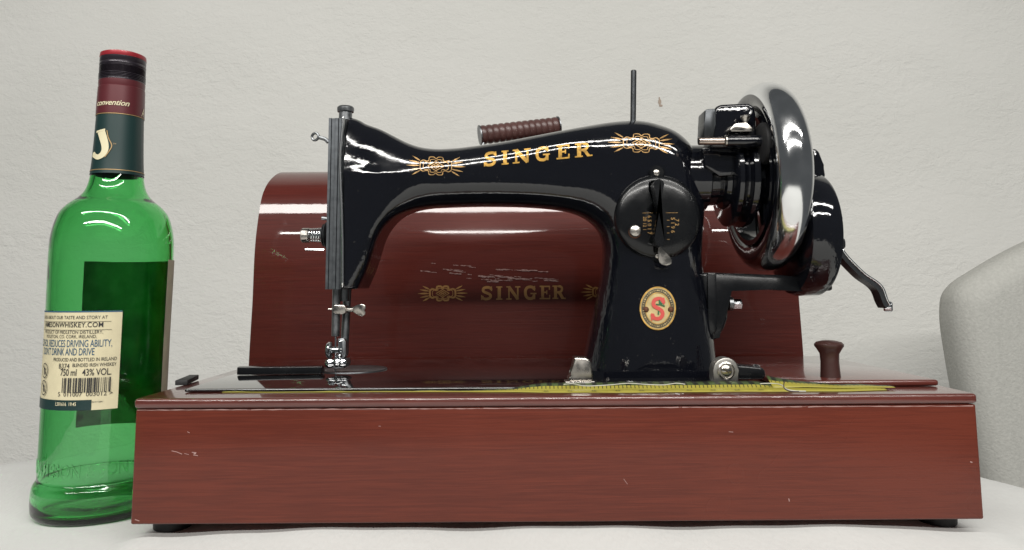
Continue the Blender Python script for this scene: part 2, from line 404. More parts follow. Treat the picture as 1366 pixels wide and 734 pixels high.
def glassmat():
    mt, N, L, p = newmat('green_glass')
    p.inputs['Base Color'].default_value = (.90, .99, .92, 1); p.inputs['Roughness'].default_value = 0
    va = N.new('ShaderNodeVolumeAbsorption'); va.inputs[0].default_value = (.16, .84, .32, 1); va.inputs[1].default_value = 360
    L.new(va.outputs[0], N['Material Output'].inputs['Volume'])
    tc = N.new('ShaderNodeTexCoord'); gn = N.new('ShaderNodeTexNoise'); gn.inputs['Scale'].default_value = 28; gn.inputs['Detail'].default_value = 2; L.new(tc.outputs['Object'], gn.inputs['Vector'])
    gb = N.new('ShaderNodeBump'); gb.inputs['Strength'].default_value = .12; gb.inputs['Distance'].default_value = .004; L.new(gn.outputs[0], gb.inputs['Height']); L.new(gb.outputs[0], p.inputs['Normal'])
    p.inputs['Transmission Weight'].default_value = 1; p.inputs['IOR'].default_value = 1.5
    return mt
M['glass'] = glassmat()
def tapemat():
    mt, N, L, p = newmat('tape_print')
    uv = N.new('ShaderNodeUVMap'); uv.uv_map = 'UVMap'; sp = N.new('ShaderNodeSeparateXYZ'); L.new(uv.outputs[0], sp.inputs[0])
    def mth(op, a, b=None, c=None):
        n = N.new('ShaderNodeMath'); n.operation = op
        for i, v in enumerate((a, b, c)):
            if v is None: continue
            if isinstance(v, (int, float)): n.inputs[i].default_value = v
            else: L.new(v, n.inputs[i])
        return n.outputs[0]
    u, v = sp.outputs[0], sp.outputs[1]
    green = mth('GREATER_THAN', v, .62)
    chk = mth('LESS_THAN', mth('FRACT', mth('MULTIPLY', u, 1/.007)), .45)
    tick = mth('LESS_THAN', mth('FRACT', mth('MULTIPLY', u, 1/.0025)), .22)
    tick = mth('MULTIPLY', tick, mth('GREATER_THAN', v, .47)); tick = mth('MULTIPLY', tick, mth('LESS_THAN', v, .62))
    mx = N.new('ShaderNodeMix'); mx.data_type = 'RGBA'; L.new(green, mx.inputs[0]); mx.inputs[6].default_value = (.33, .29, .045, 1)
    mg = N.new('ShaderNodeMix'); mg.data_type = 'RGBA'; L.new(chk, mg.inputs[0]); mg.inputs[6].default_value = (.06, .09, .03, 1); mg.inputs[7].default_value = (.015, .02, .012, 1)
    L.new(mg.outputs[2], mx.inputs[7])
    m2 = N.new('ShaderNodeMix'); m2.data_type = 'RGBA'; L.new(tick, m2.inputs[0]); L.new(mx.outputs[2], m2.inputs[6]); m2.inputs[7].default_value = (.05, .05, .02, 1)
    L.new(m2.outputs[2], p.inputs['Base Color']); p.inputs['Roughness'].default_value = .45
    return mt
M['tape'] = tapemat()

# ------------------------------------------------------------------ setting
wall = B().box((-4, 1.0, -.8), (4, 1.1, 2.2)).done('wall', M['plaster']); wall['kind'] = 'structure'
wall['label'] = 'rough white plaster wall behind the table'
mk = Print()
mk.disc((880, 136), 2.2, 9, 4.0).disc((881.5, 141), 2.6, 8, 1.6).disc((879.5, 131), 1.0, 7, 1.6)
M['stain'] = pmat('brown_wall_stain', (.42, .34, .28), .9)
def onwall(V, l): P = at(V[:, 0], V[:, 1], .9995); P[:, 1] -= l*0; return P-np.array([0, 1, 0])*l[:, None]
mk.done('wall_stain', onwall, M['stain'], wall)

# table top under a white cloth: oval outline, cloth drops over the edge
out = [(-.456, .2237), (-.4357, .2434), (-.40, .30), (-.34, .385), (-.27, .45), (-.15, .49), (0, .505), (.15, .495), (.27, .455), (.34, .35), (.368, .22), (.3768, .1613), (.3862, .13), (.42, 0), (.45, -.2), (.45, -.4), (.40, -.52), (.25, -.58), (0, -.6), (-.25, -.58), (-.42, -.5), (-.52, -.35), (-.545, -.15), (-.53, .05), (-.50, .15)]
ol = cr(out, 9, True); n = len(ol); cen = np.array([-.03, -.05])
rings = []
def bulge(x, y):
    wy = sst(-.11, .03, y)*(1-sst(.17, .21, y)); wx_ = .62*sst(-.243, -.214, x)*(1-sst(.272, .310, x))+.38*sst(-.205, -.150, x)*(1-sst(.215, .262, x))
    hgt = .0112+.0008*math.sin(x*47)+.0005*math.sin(x*103+1)
    return float(wy*wx_*hgt)+.0005*math.sin(x*31+y*17)*math.sin(y*39+x*11)
for fz, z, wv in ((0.0, 0, 0), *[(k/90, 0, 0) for k in range(1, 86)], (.985, -.0006, 0), (.998, -.003, 0), (1.003, -.009, 0), (1.004, -.03, .1), (1.01, -.10, .5), (1.02, -.25, 1), (1.03, -.45, 1.4)):
    rings.append([(cen[0]+(p[0]-cen[0])*fz*(1+.018*wv*math.sin(i*.37)), cen[1]+(p[1]-cen[1])*fz*(1+.018*wv*math.sin(i*.37)), z) for i, p in enumerate(ol)])
V = [(cen[0], cen[1], -.003+bulge(cen[0], cen[1]))]+[(a, b, c-.003+(bulge(a, b) if c > -.02 else 0)) for r in rings[1:] for a, b, c in r]; Fc = []
for i in range(n): Fc.append((0, 1+i, 1+(i+1) % n))
for k in range(len(rings)-2):
    for i in range(n): Fc.append((1+k*n+i, 1+(k+1)*n+i, 1+(k+1)*n+(i+1) % n, 1+k*n+(i+1) % n))
t = thing('table', 'oval table under a white cloth, carrying the sewing machine and bottle', 'table', (0, 0, 0))
mesh_obj('tablecloth', V, Fc, M['cloth'], t, sharp=180)
B().box((-.05, -.1, -.75), (.05, 0, -.02), .01).done('table_leg', M['darkmetal'], t)

# grey upholstered chair back at the right, behind the table
cpx = [(1252.5, 405), (1256, 388), (1268, 373), (1289, 359), (1330, 335), (1380, 312), (1450, 296), (1530, 292), (1600, 305), (1650, 360), (1660, 450), (1640, 620), (1610, 700), (1450, 715), (1310, 705), (1290, 640), (1267, 518), (1254, 440)]
YC = .60
cpoly = [at(x+9, y+3, YC)[[0, 2]] for x, y in cr(cpx, 4, True)]
ch = Cast(cpoly, YC, lambda x, z: np.full(np.shape(x), .04), lambda x, z: np.full(np.shape(x), .034))
cpa = np.array(cpoly); lo = (cpa[:, 0].min()-.02, YC-.06, cpa[:, 1].min()-.02); hi = (cpa[:, 0].max()+.02, YC+.06, cpa[:, 1].max()+.02)
V, Fc = ch.mesh(lo, hi, .006)
t = thing('chair', 'pale grey upholstered chair back behind the table at the right', 'chair', (float(cpa[:, 0].mean()), YC, -.75))
mesh_obj('backrest', V, Fc, M['fabric'], t, sharp=180)
for dx in (.12, -.12):
    B().cyl((cpa[:, 0].mean()+dx, YC+.01, -.75), (cpa[:, 0].mean()+dx, YC+.01, lo[2]+.06), .014).done('post', M['darkmetal'], t)

# ------------------------------------------------------------------ wooden base
ZB, ZT = .0126, .0843
BX0, BX1, BY1 = -.2230, .2730, .205
base = thing('machine_base', 'low reddish brown varnished wooden box base under the black sewing machine', 'base', (.025, .1, 0))
B().box((BX0+.0006, .0016, ZB), (BX1-.0004, BY1-.0016, .0780), .0012, seg=3).done('box_body', M['wood'], base)
B().box((BX0+.0022, .0030, .0765), (BX1-.004, BY1-.004, .0795), 0).done('groove', M['wood'], base)
B().box((BX0, 0, .0784), (BX1, BY1, ZT), .0021, seg=4).done('top_board', M['woodtop'], base)
ft = None
for fx, fy in ((-.2090, .026), (.2590, .026), (-.2090, .175), (.2590, .175)):
    f = B().lathe([(.0100, .0030), (.0108, .0042), (.0114, .0127)], (0, 0, 0), (0, 0, 1), 24).done('rubber_foot', M['rubber'], base) if ft is None else ft.copy()
    if ft is None: ft = f
    else: COL.objects.link(f)
    f.location = (fx, fy, 0)
# compartment lid at the right with its turned knob
lid = B().box((.167, .030, ZT+.0004), (.2685, .190, ZT+.0043), .0017, seg=3).done('compartment_lid', M['woodtop'], base)
kb = atz(1108, 503, ZT+.0043)
B().lathe([(.0063, 0), (.0060, .004), (.0057, .010), (.0060, .015), (.0078, .0182), (.0090, .0198), (.0091, .0212), (.0078, .0226), (.004, .0236), (0, .0239)], kb, (0, 0, 1), 28).done('knob', M['knob'], lid)
# small black latches either side
la, lb = atz(233, 515, ZT), atz(252, 507, ZT)
B().prism([(la[0], la[1], ZT+.0003), (la[0]+.008, la[1]+.001, ZT+.0003), (lb[0]+.007, lb[1], ZT+.0003), (lb[0], lb[1], ZT+.0003)], (0, 0, .0034), .0006).done('latch', M['rubber'], base)
B().box((.2690, .105, ZT+.0003), (.2722, .142, ZT+.0028), .0005).done('latch', M['rubber'], base)
sc = Print()
for pts, wd in (([(229, 601.5), (236, 603), (243, 606)], .9), ([(246, 605), (252, 606.5)], .6), ([(256, 603.5), (262, 604)], 1.0), ([(258, 607), (264, 608)], .9), ([(258.5, 605.5), (261.5, 605)], 1.6), ([(250, 576), (253, 577.5)], .8), ([(505, 568.5), (508, 568.7)], .6), ([(972, 576), (978, 576.5)], .7), ([(832, 639), (837, 646)], .5), ([(1294, 616), (1297, 617)], 1.5), ([(1052, 665), (1053, 669)], 1.2), ([(180, 693), (186, 695)], 1.2)):
    sc.rib(pts, wd)
sc.done('scuff', lambda V, l: at(V[:, 0], V[:, 1], .0016)-np.array([0, 1, 0])*(l*.3)[:, None], M['scuff'], base)
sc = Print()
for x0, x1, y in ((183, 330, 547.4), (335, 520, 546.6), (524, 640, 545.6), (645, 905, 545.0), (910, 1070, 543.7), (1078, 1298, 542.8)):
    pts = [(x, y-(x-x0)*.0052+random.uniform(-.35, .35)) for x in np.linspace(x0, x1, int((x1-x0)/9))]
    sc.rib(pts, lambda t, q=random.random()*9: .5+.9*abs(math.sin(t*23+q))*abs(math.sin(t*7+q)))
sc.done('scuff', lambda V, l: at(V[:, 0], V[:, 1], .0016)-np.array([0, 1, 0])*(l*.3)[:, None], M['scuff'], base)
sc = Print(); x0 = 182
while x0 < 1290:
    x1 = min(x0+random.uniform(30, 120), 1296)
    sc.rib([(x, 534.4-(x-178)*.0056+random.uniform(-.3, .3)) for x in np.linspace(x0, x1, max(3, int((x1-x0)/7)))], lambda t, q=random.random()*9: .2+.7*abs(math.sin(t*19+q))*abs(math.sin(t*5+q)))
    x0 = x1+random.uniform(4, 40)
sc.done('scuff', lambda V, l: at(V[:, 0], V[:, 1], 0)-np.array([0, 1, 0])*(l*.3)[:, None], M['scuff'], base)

# ------------------------------------------------------------------ bentwood case
case = thing('carrying_case', 'dark red domed wooden carrying case standing behind the sewing machine', 'case', (.012, .322, 0))
CYC = .322
prof = [(.2215, -.0026), (.2218, .04), (.222, .083), (.2240, .112), (.2262, .139), (.2270, .1728), (.2292, .1936), (.2324, .2078), (.2365, .2214), (.2432, .2370), (.2567, .2502), (.2777, .2616), (.3000, .2685), (.322, .2708)]
pf = cr(prof, 7)
full = pf+[np.array([2*CYC-p[0], p[1]]) for p in pf[::-1][1:]]
CX0, CX1 = -.2370, .2609
inn = [np.array([CYC+(p[0]-CYC)*(1-.006/.1), p[1]-(.006 if p[1] > .2 else 0)]) for p in full]
def case_shell(x0, x1):
    nx = 25; xs = np.linspace(x0, x1, nx); V = []; Fc = []
    for x in xs:
        V += [(x, p[0], p[1]) for p in full]
    k = len(full)
    for i in range(nx-1):
        for j in range(k-1): Fc.append((i*k+j, (i+1)*k+j, (i+1)*k+j+1, i*k+j+1))
    o = len(V)
    for x in (x0, x1): V += [(x, p[0], p[1]) for p in inn]
    for j in range(k-1):
        Fc.append((o+j, o+j+1, o+k+j+1, o+k+j))
        Fc.append((j, j+1, o+j+1, o+j)); Fc.append(((nx-1)*k+j, o+k+j, o+k+j+1, (nx-1)*k+j+1))
    return V, Fc
V, Fc = case_shell(CX0, CX1)
mesh_obj('domed_shell', V, Fc, M['case'], case, sharp=40)
for x0 in (CX0+.001, CX1-.010):
    B().prism([(x0, p[0], p[1]) for p in inn[::3]], (.009, 0, 0)).done('end_panel', M['case'], case)
_pz = np.array([p[1] for p in pf]); _py = np.array([p[0] for p in pf])
def oncase(V, l):
    Y = np.full(len(V), .226)
    for _ in range(5):
        P = at(V[:, 0], V[:, 1], Y); Y = np.interp(P[:, 2], _pz, _py)
    P = at(V[:, 0], V[:, 1], Y); P[:, 1] -= l; return P
# ribbed handle on top
HA, HB = at(641, 180.5, .318), at(744, 168.5, .335)
ax = (HB-HA); HL = np.linalg.norm(ax); prof2 = []
for i in range(13*8+1):
    tt = i/(13*8); prof2.append((.0092+.0011*abs(math.sin(tt*13*math.pi))**.7, tt*HL))
handle = B().lathe(prof2, HA, ax, 28).done('handle', M['leather'], case, 60)
for P, s in ((HA, -1), (HB, 1)):
    B().lathe([(.0108, 0), (.0108, .0012)], Vector(P)+Vector(ax).normalized()*(0 if s > 0 else -.0012), ax, 28).done('end_cap', M['steel'], handle)
for P in (HA, HB):
    x = P[0]+(.0028 if P is HA else -.0028)
    B().box((x-.0012, P[1]-.004, .2690), (x+.0012, P[1]+.004, P[2]), .0004).done('handle_bracket', M['steel'], case)

# ------------------------------------------------------------------ lettering shapes
GL = {
 'S': (.92, [([(.80, .74), (.76, .86), (.62, .925), (.44, .93), (.27, .88), (.19, .76), (.22, .645), (.36, .56), (.55, .49), (.70, .40), (.75, .28), (.68, .15), (.50, .075), (.30, .085), (.17, .16), (.12, .28)], .2), ([(.82, 1.0), (.82, .66)], .08), ([(.09, .0), (.09, .35)], .08)]),
 'I': (.52, [([(.26, 0), (.26, 1)], .25), ([(.02, .05), (.5, .05)], .1), ([(.02, .95), (.5, .95)], .1)]),
 'N': (1.18, [([(.24, 0), (.24, 1)], .13), ([(.95, 0), (.95, 1)], .13), ([(.22, .97), (.96, .03)], .24), ([(.02, .05), (.46, .05)], .1), ([(.02, .95), (.34, .95)], .1), ([(.74, .95), (1.16, .95)], .1)]),
 'G': (1.02, [([(.84, .72), (.78, .85), (.64, .925), (.48, .93), (.32, .87), (.21, .72), (.18, .5), (.22, .29), (.33, .13), (.5, .07), (.66, .08), (.78, .17), (.82, .3)], .21), ([(.86, 1.0), (.86, .64)], .08), ([(.82, .45), (.82, .02)], .18), ([(.56, .44), (1.0, .44)], .1)]),
 'E': (.94, [([(.27, 0), (.27, 1)], .24), ([(.02, .05), (.88, .05)], .11), ([(.02, .95), (.86, .95)], .11), ([(.27, .51), (.62, .51)], .11), ([(.86, .0), (.86, .32)], .1), ([(.84, 1.0), (.84, .7)], .1), ([(.62, .36), (.62, .66)], .09)]),
 'R': (1.10, [([(.27, 0), (.27, 1)], .24), ([(.02, .05), (.5, .05)], .1), ([(.02, .95), (.55, .95)], .1), ([(.5, .95), (.66, .92), (.76, .84), (.78, .73), (.74, .61), (.64, .53), (.5, .5), (.3, .5)], .17), ([(.52, .5), (.66, .36), (.76, .18), (.86, .05)], .22), ([(.78, .05), (1.08, .05)], .1)]),
}
def word(pr, boxes, smooth=True, slope=0):
    for chh, (x0, x1, yb, h) in boxes:
        W, st = GL[chh]
        for pts, wd in st:
            q = cr(pts, 4) if len(pts) > 3 else pts
            sx = (x1-x0)/W
            # keep stroke widths honest in both directions
            horiz = len(pts) == 2 and abs(pts[0][0]-pts[1][0]) > abs(pts[0][1]-pts[1][1])*1.5
            ww = wd*(h if horiz or len(pts) > 2 else sx)
            pr.rib([(x0+p[0]*sx, yb-p[1]*h+slope*(p[0]*sx)) for p in q], ww)
def emblem(pr, c, hw, hh, rl, ang=0, lw=1.0, filled=False):
    ca, sa = math.cos(ang), math.sin(ang)
    T = lambda pts: [(c[0]+ca*x*hw+sa*y*hh, c[1]+sa*x*hw-ca*y*hh) for x, y in pts]
    q = [(0, .78), (.14, .98), (.42, .95), (.46, .60), (.62, .52), (.80, .62), (.98, .42), (1, 0)]
    loop = q+[(x, -y) for x, y in q[::-1][1:]]; loop = loop+[(-x, y) for x, y in loop[::-1][1:-1]]
    L1 = cr(loop, 3, True); pr.rib(T(L1), lw*(1.3 if not filled else 2.4), True, 1.5)
    L2 = [(x*.80, y*.72) for x, y in L1]; pr.rib(T(L2), lw*.9, True, 1.5)
    d = [(-.52, 0), (-.26, .26), (0, .52), (.26, .26), (.52, 0), (.26, -.26), (0, -.52), (-.26, -.26)]
    pr.rib(T(d), lw*1.1, True, 1.5); pr.rib(T([(x*.55, y*.55) for x, y in d]), lw*1.0, True, 1.5)
    pr.rib(T([(-.12, 0), (.12, 0)]), lw*1.8)
    for sgn in (-1, 1):
        for k, (y0, y1, l) in enumerate(((.55, 1.05, .62), (.32, .55, .85), (0, 0, 1), (-.32, -.55, .85), (-.55, -1.05, .62))):
            x0 = 1.06-.10*abs(y0); x1 = x0+rl/hw*l
            pr.rib(T([(sgn*x0, y0), (sgn*(x0+x1)/2, (y0+y1)/2), (sgn*x1, y1)]), (lambda t, w=lw: w*(.5+1.7*math.sin(math.pi*min(t*1.1, 1)))), step=2)

pr = Print(); s0 = 381.5
word(pr, [('S', (641, 657.5, 400.3, 18)), ('I', (661.5, 670.5, 400.1, 18)), ('N', (675, 694.5, 399.9, 18)), ('G', (697.5, 716, 399.6, 18)), ('E', (719.5, 734.5, 399.3, 18)), ('R', (736.5, 755, 399, 18))])
pr.done('lettering', oncase, M['ochre'], case, 2.5e-4)
pr = Print(); emblem(pr, (590.5, 391.5), 17, 9.5, 15, -.01, 1.0, True); pr.done('emblem', oncase, M['ochre'], case, 2.5e-4)
pr = Print(); emblem(pr, (808, 389.5), 17, 9.5, 15, -.01, 1.0, True); pr.done('emblem', oncase, M['ochre'], case, 2.5e-4)
# ceiling tube glare on uneven varnish, painted as pale streaks above the lettering
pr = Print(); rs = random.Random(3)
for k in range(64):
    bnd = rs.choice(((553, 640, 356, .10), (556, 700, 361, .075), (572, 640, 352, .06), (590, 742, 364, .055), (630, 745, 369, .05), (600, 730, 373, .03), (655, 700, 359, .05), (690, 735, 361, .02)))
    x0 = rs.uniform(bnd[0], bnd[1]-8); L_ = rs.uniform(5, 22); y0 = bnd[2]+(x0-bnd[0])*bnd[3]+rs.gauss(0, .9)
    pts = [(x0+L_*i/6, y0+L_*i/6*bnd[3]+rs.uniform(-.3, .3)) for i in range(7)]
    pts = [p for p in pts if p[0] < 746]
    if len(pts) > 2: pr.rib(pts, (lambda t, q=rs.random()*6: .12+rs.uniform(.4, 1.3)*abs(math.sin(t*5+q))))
pr.done('scuff', oncase, M['scuff'], case, 1.5e-4)  # painted glare streaks, sharing the scuff name and material

# ------------------------------------------------------------------ sewing machine
YM = .110; ZBED = .0866
sm = thing('sewing_machine', 'glossy black hand crank sewing machine with gold lettering, on the wooden base', 'sewing machine', (-.02, YM, ZT))
outl = [(340, 163), (400, 161.5), (455, 160), (471, 159.5), (482, 163), (491, 168), (509, 174.5), (526, 183), (544, 192), (562, 198), (582, 200.5), (604, 199.8), (626, 197.5), (670, 191.3), (714, 183), (750, 176), (780, 170.5), (812, 165.3), (841, 163), (860, 164.5), (876, 168.5), (894, 175), (909, 185), (921, 199), (929, 220), (935, 250), (937, 280), (935, 315), (934, 345), (938, 380), (943, 420), (948, 460), (953, 500), (957, 540), (860, 545), (768, 540), (774, 500), (782, 465), (790, 428), (798, 390), (803.5, 355), (804, 328), (798, 309), (785, 295), (765, 285), (738, 279.5), (700, 276.5), (650, 275.5), (605, 276.5), (570, 278.5), (548, 283.5), (531, 292), (518, 305), (509.5, 320), (504, 337), (498, 356), (490, 375), (482, 392), (470, 415), (445, 418), (400, 418), (340, 415)]
PW = lambda x, y: at(x, y, YM)[[0, 2]]
poly = [PW(x, y) for x, y in cr(outl, 4, True)]
gx = lambda p: PW(p, 250)[0]
gz = lambda p: PW(700, p)[1]
def hf(x, z):
    wx = sst(gx(495), gx(600), x); wp = sst(gx(740), gx(835), x); wz = sst(gz(290), gz(500), z)
    return .0265*(1-wx)+.0225*wx*(1-wp)+wx*wp*(.030+.012*wz)
def rf(x, z):
    wx = sst(gx(500), gx(590), x); wp = sst(gx(740), gx(835), x); wl = sst(gz(310), gz(225), z)
    hd = .0225*wl+.009*(1-wl)
    return hd*(1-wx)+.0196*wx*(1-wp)+wx*wp*(.0280+.0060*sst(gz(290), gz(500), z))
def kf(x, z):
    wx = sst(gx(500), gx(600), x); wl = sst(gz(310), gz(225), z)
    return 1+(1-wx)*wl*(-.56)-.18*sst(gx(760), gx(830), x)*sst(gz(300), gz(480), z)
xcut = at(457.5, 270, YM-.024)[0]; xh = gx(530); zh = PW(470, 385.5)[1]
cuts = [lambda x, y, z: xcut-x+0*y+0*z,
        lambda x, y, z: -np.maximum(x-xh, z-zh)+0*y,
        lambda x, y, z: (ZBED-.0012)-z+0*x+0*y]
cast = Cast(poly, YM, hf, rf, cuts, kf)
pa = np.array(poly)
V, Fc = cast.mesh((xcut-.004, YM-.05, ZBED-.005), (pa[:, 0].max()+.004, YM+.05, pa[:, 1].max()+.004), .0013)
body = mesh_obj('arm_and_pillar', V, Fc, M['enamel'], sm, sharp=50)
def onbody(V, l):
    P = cast.hit(V[:, 0], V[:, 1]); d = CAM-P; d /= np.linalg.norm(d, axis=1)[:, None]; return P+d*l[:, None]
# bed plate and pillar flange
BDX0, BDX1, BDY0, BDY1 = -.2042, .1556, .0235, .2000
B().box((BDX0, BDY0, ZT+.0004), (BDX1, BDY1, ZBED), .0009, seg=3).done('bed_plate', M['bed'], sm)
fl0, fl1 = at(771, 500, YM)[0], at(956, 500, YM)[0]
fr = .026; fpts = []
for cx_, cy_, a0 in ((fl1-fr, YM+.047-fr, 0), (fl0+fr, YM+.047-fr, 90), (fl0+fr, YM-.047+fr, 180), (fl1-fr, YM-.047+fr, 270)):
    fpts += [(cx_+fr*math.cos(math.radians(a0+k*9)), cy_+fr*math.sin(math.radians(a0+k*9)), ZBED-.0005) for k in range(11)]
B().prism(fpts, (0, 0, .0047), .0015, 3).done('pillar_flange', M['enamel'], sm)
# needle plate, slide plate
npc = atz(470, 493, ZBED)
B().lathe([(.0265, 0), (.0262, .0006), (0, .0006)], (npc[0], npc[1]+.0, ZBED), (0, 0, 1), 48).done('needle_plate', M['darkmetal'], sm)
s0_, s1_ = atz(316, 501, ZBED), atz(428, 500, ZBED)
B().prism([(s0_[0]-.002, s0_[1]+.006, ZBED+.0004), (s0_[0], s0_[1], ZBED+.0004), (s1_[0], s1_[1], ZBED+.0004), (s1_[0], s1_[1]+.010, ZBED+.0004), (s0_[0]-.002, s0_[1]+.010, ZBED+.0004)], (0, 0, .0052), .0005).done('slide_plate', M['enamel_worn'], sm)
# face plate: fluted edge
M['trim'] = pmat('bright_trim', (.75, .76, .76), .22, 1)
fp = B()
zA, zBt = at(447, 157.5, YM-.0255)[2], at(446, 386, YM-.0255)[2]
xs = [at(px, 270, YM-.0255)[0] for px in (436.5, 439.5, 440.3, 444.5, 445.2, 449, 449.8, 453.5, 454.2, 457.4)]
pts = []
for k, x in enumerate(xs):
    pts.append((x, YM-.0255+(0 if k % 4 in (0, 1) else .0009)-.0005*(k in (0, 9)), 0))
secs = [(p[0], p[1], zBt) for p in pts]+[(xs[-1], YM+.024, zBt), (xs[0], YM+.024, zBt)]
fp.prism(secs, (0, 0, zA-zBt), 0)
M['faceplate'] = pmat('fluted_face_plate', (.13, .14, .15), .4, 1, var=.25, vscale=200)
fpo = fp.done('face_plate', M['faceplate'], sm, 20)
tb = [at(x, y, YM-.0278) for x, y in cr([(457.6, 156), (457.4, 168), (455.6, 185), (453.6, 215), (454.6, 250), (456, 290), (457, 330), (457, 384)], 5)]
B().tube(tb, .0011, 8).done('trim_edge', M['trim'], sm, 180)
# pressure screw on top
kz = PW(461, 160)[1]-.001; kx = PW(461, 150)[0]
kn = B().lathe([(.0050, 0), (.0050, .0060), (.0062, .0066), (.0064, .0078), (.0064, .0098), (.0056, .0108), (0, .0110)], (kx, YM, kz+.0005), (0, 0, 1), 28).done('pressure_screw', M['steel'], sm)
# take-up lever
tk = [at(x, y, YM-.012) for x, y in cr([(438, 190), (434, 186), (428, 184), (424, 183)], 4)]
lv = B().tube(tk, .0015, 8).done('take_up_lever', M['steel'], sm)
B().torus(at(420.5, 182.5, YM-.012), (.25, 1, 0), .0027, .0010, 20, 8).done('eyelet', M['steel'], lv)
# tension unit
TY = YM-.012; T0 = at(438.5, 314, TY); dx = ppm(TY)
tu = B().lathe([(.0022, 0), (.0022, .0185)], T0, (-1, 0, .0), 16).done('tension_stud', M['steel'], sm)
B().lathe([(.0085, 0), (.0098, .0008), (.0085, .0016)], T0+np.array([-.0008, 0, 0]), (-1, 0, 0), 32).done('tension_disc', M['steel'], tu)
B().lathe([(.0070, 0), (.0084, .0007), (.0070, .0014)], T0+np.array([-.0030, 0, 0]), (-1, 0, 0), 32).done('tension_disc', M['steel'], tu)
hp = [T0+np.array([-.005-.0085*i/72, math.cos(i*2*math.pi/16)*.0052*(1-.1*i/72), math.sin(i*2*math.pi/16)*.0052*(1-.1*i/72)]) for i in range(73)]
B().tube(hp, .0006, 6).done('tension_spring', M['chrome'], tu, 180)
B().lathe([(.0050, 0), (.0055, .0004), (.0055, .0052), (.0050, .0056)], T0+np.array([-.0140, 0, 0]), (-1, 0, 0), 20).done('tension_nut', M['nickel'], tu, 15)
B().cyl(T0+np.array([-.0025, -.003, -.011]), T0+np.array([-.016, -.003, -.0105]), .0008, 8).done('thread_guide', M['chrome'], tu)
B().cyl(T0+np.array([0, -.003, .012]), T0+np.array([-.0045, -.003, .0125]), .0014, 10).done('thread_hook', M['steel'], tu)
# needle bar, clamp, presser foot
NB = at(452.5, 385, YM)[0]
z385, z446, z490 = at(452, 384, YM)[2], at(452, 448, YM)[2], ZBED+.0012
B().cyl((NB+.0035, YM, z385+.012), (NB+.0035, YM, at(452, 402, YM)[2]), .0042, 20).done('presser_bar_sleeve', M['steel'], sm)
B().cyl((NB-.0005, YM-.006, z385+.01), (NB-.0005, YM-.006, z446), .0030, 20, .0004).done('needle_bar', M['steel'], sm)
B().cyl((NB+.0062, YM+.002, z385+.01), (NB+.0042, YM+.002, at(452, 470, YM)[2]), .0030, 20).done('presser_bar', M['steel'], sm)
nc = B().pprism([(444.5, 407), (458, 406.5), (461, 409), (461, 417), (458, 419.5), (446, 419), (444, 416)], YM-.011, .010, .0006).done('needle_clamp', M['nickel'], sm)
B().cyl(at(460.5, 413, YM-.006), at(471, 413, YM-.006), .0019, 14).done('screw_shank', M['nickel'], nc)
B().cyl(at(444.5, 412.5, YM-.006), at(438, 412.5, YM-.006), .0006, 8).done('thread_guide', M['nickel'], nc)
B().pprism([(470, 410), (476, 407), (482, 405), (487, 407.5), (488, 411.5), (484, 414), (487.5, 416.5), (486.5, 420.5), (482, 422.5), (476, 420), (470, 416)], YM-.0068, .0016, .0005).done('thumb_screw', M['nickel'], nc)
B().cyl((NB-.0005, YM-.006, z446+.002), (NB-.0002, YM-.006, z490), .0007, 8).done('needle', M['chrome'], sm)
pf_ = B().pprism([(450, 452), (458, 451), (461.5, 456), (461.5, 474), (458, 479), (450.5, 479)], YM-.006, .010, .001).done('presser_foot', M['steel'], sm)
B().pprism([(451.5, 455), (456.5, 454), (456.5, 472), (451.5, 473)], YM-.0075, .002, .0006).done('foot_clamp', M['chrome'], pf_)
B().lathe([(.0058, 0), (.0062, .0007), (.0062, .0022), (.0052, .0028), (.0024, .003), (.0024, .0085)], at(438, 467, YM-.004), (1, -.15, 0), 28).done('presser_screw', M['chrome'], pf_)
B().pprism([(440, 480), (462, 479), (463, 487), (458, 492), (448, 492.5), (438, 490)], YM-.010, .014, .0012).done('foot_sole', M['steel'], pf_)
for px, py, r in ((439, 485, .0035), (449, 484, .0032), (456, 484.5, .0034), (452, 476, .0022)):
    B().lathe([(.0, -.0006), (r*.7, 0), (r, .001), (r*.9, .003)], at(px, py, YM-.013), (0, 1, 0), 18).done('foot_screw', M['chrome'], pf_)
# spool pin
sp0, sp1 = at(844.5, 166, YM), at(845.3, 94, YM)
B().cyl(sp0, sp1, .0022, 14, .0004).done('spool_pin', M['darkmetal'], sm)
B().pprism([(837, 168), (845, 163), (846.5, 164.5), (838.5, 169.5)], YM-.012, .010, .0004).done('pin_notch', M['darkmetal'], sm)

# gold lettering
base_y = lambda x: 222.4-(x-645)*.0985
bx = lambda x0, x1: (x0, x1, base_y(x0), 18.6)
pr = Print(); word(pr, [('S', bx(644.6, 663.2)), ('I', bx(668.6, 678.8)), ('N', bx(683.5, 708.5)), ('G', bx(712.5, 734)), ('E', bx(742, 760.5)), ('R', bx(766.5, 790.8))], slope=-.0985)
pr.done('gold_lettering', onbody, M['gold'], sm, 3e-4)
pr = Print(); emblem(pr, (581.5, 221.5), 21, 12, 17, .03, .85); pr.done('gold_emblem', onbody, M['goldline'], sm, 3e-4)
pr = Print(); emblem(pr, (855.5, 191), 24, 12.3, 19, .03, .9); pr.done('gold_emblem', onbody, M['goldline'], sm, 3e-4)

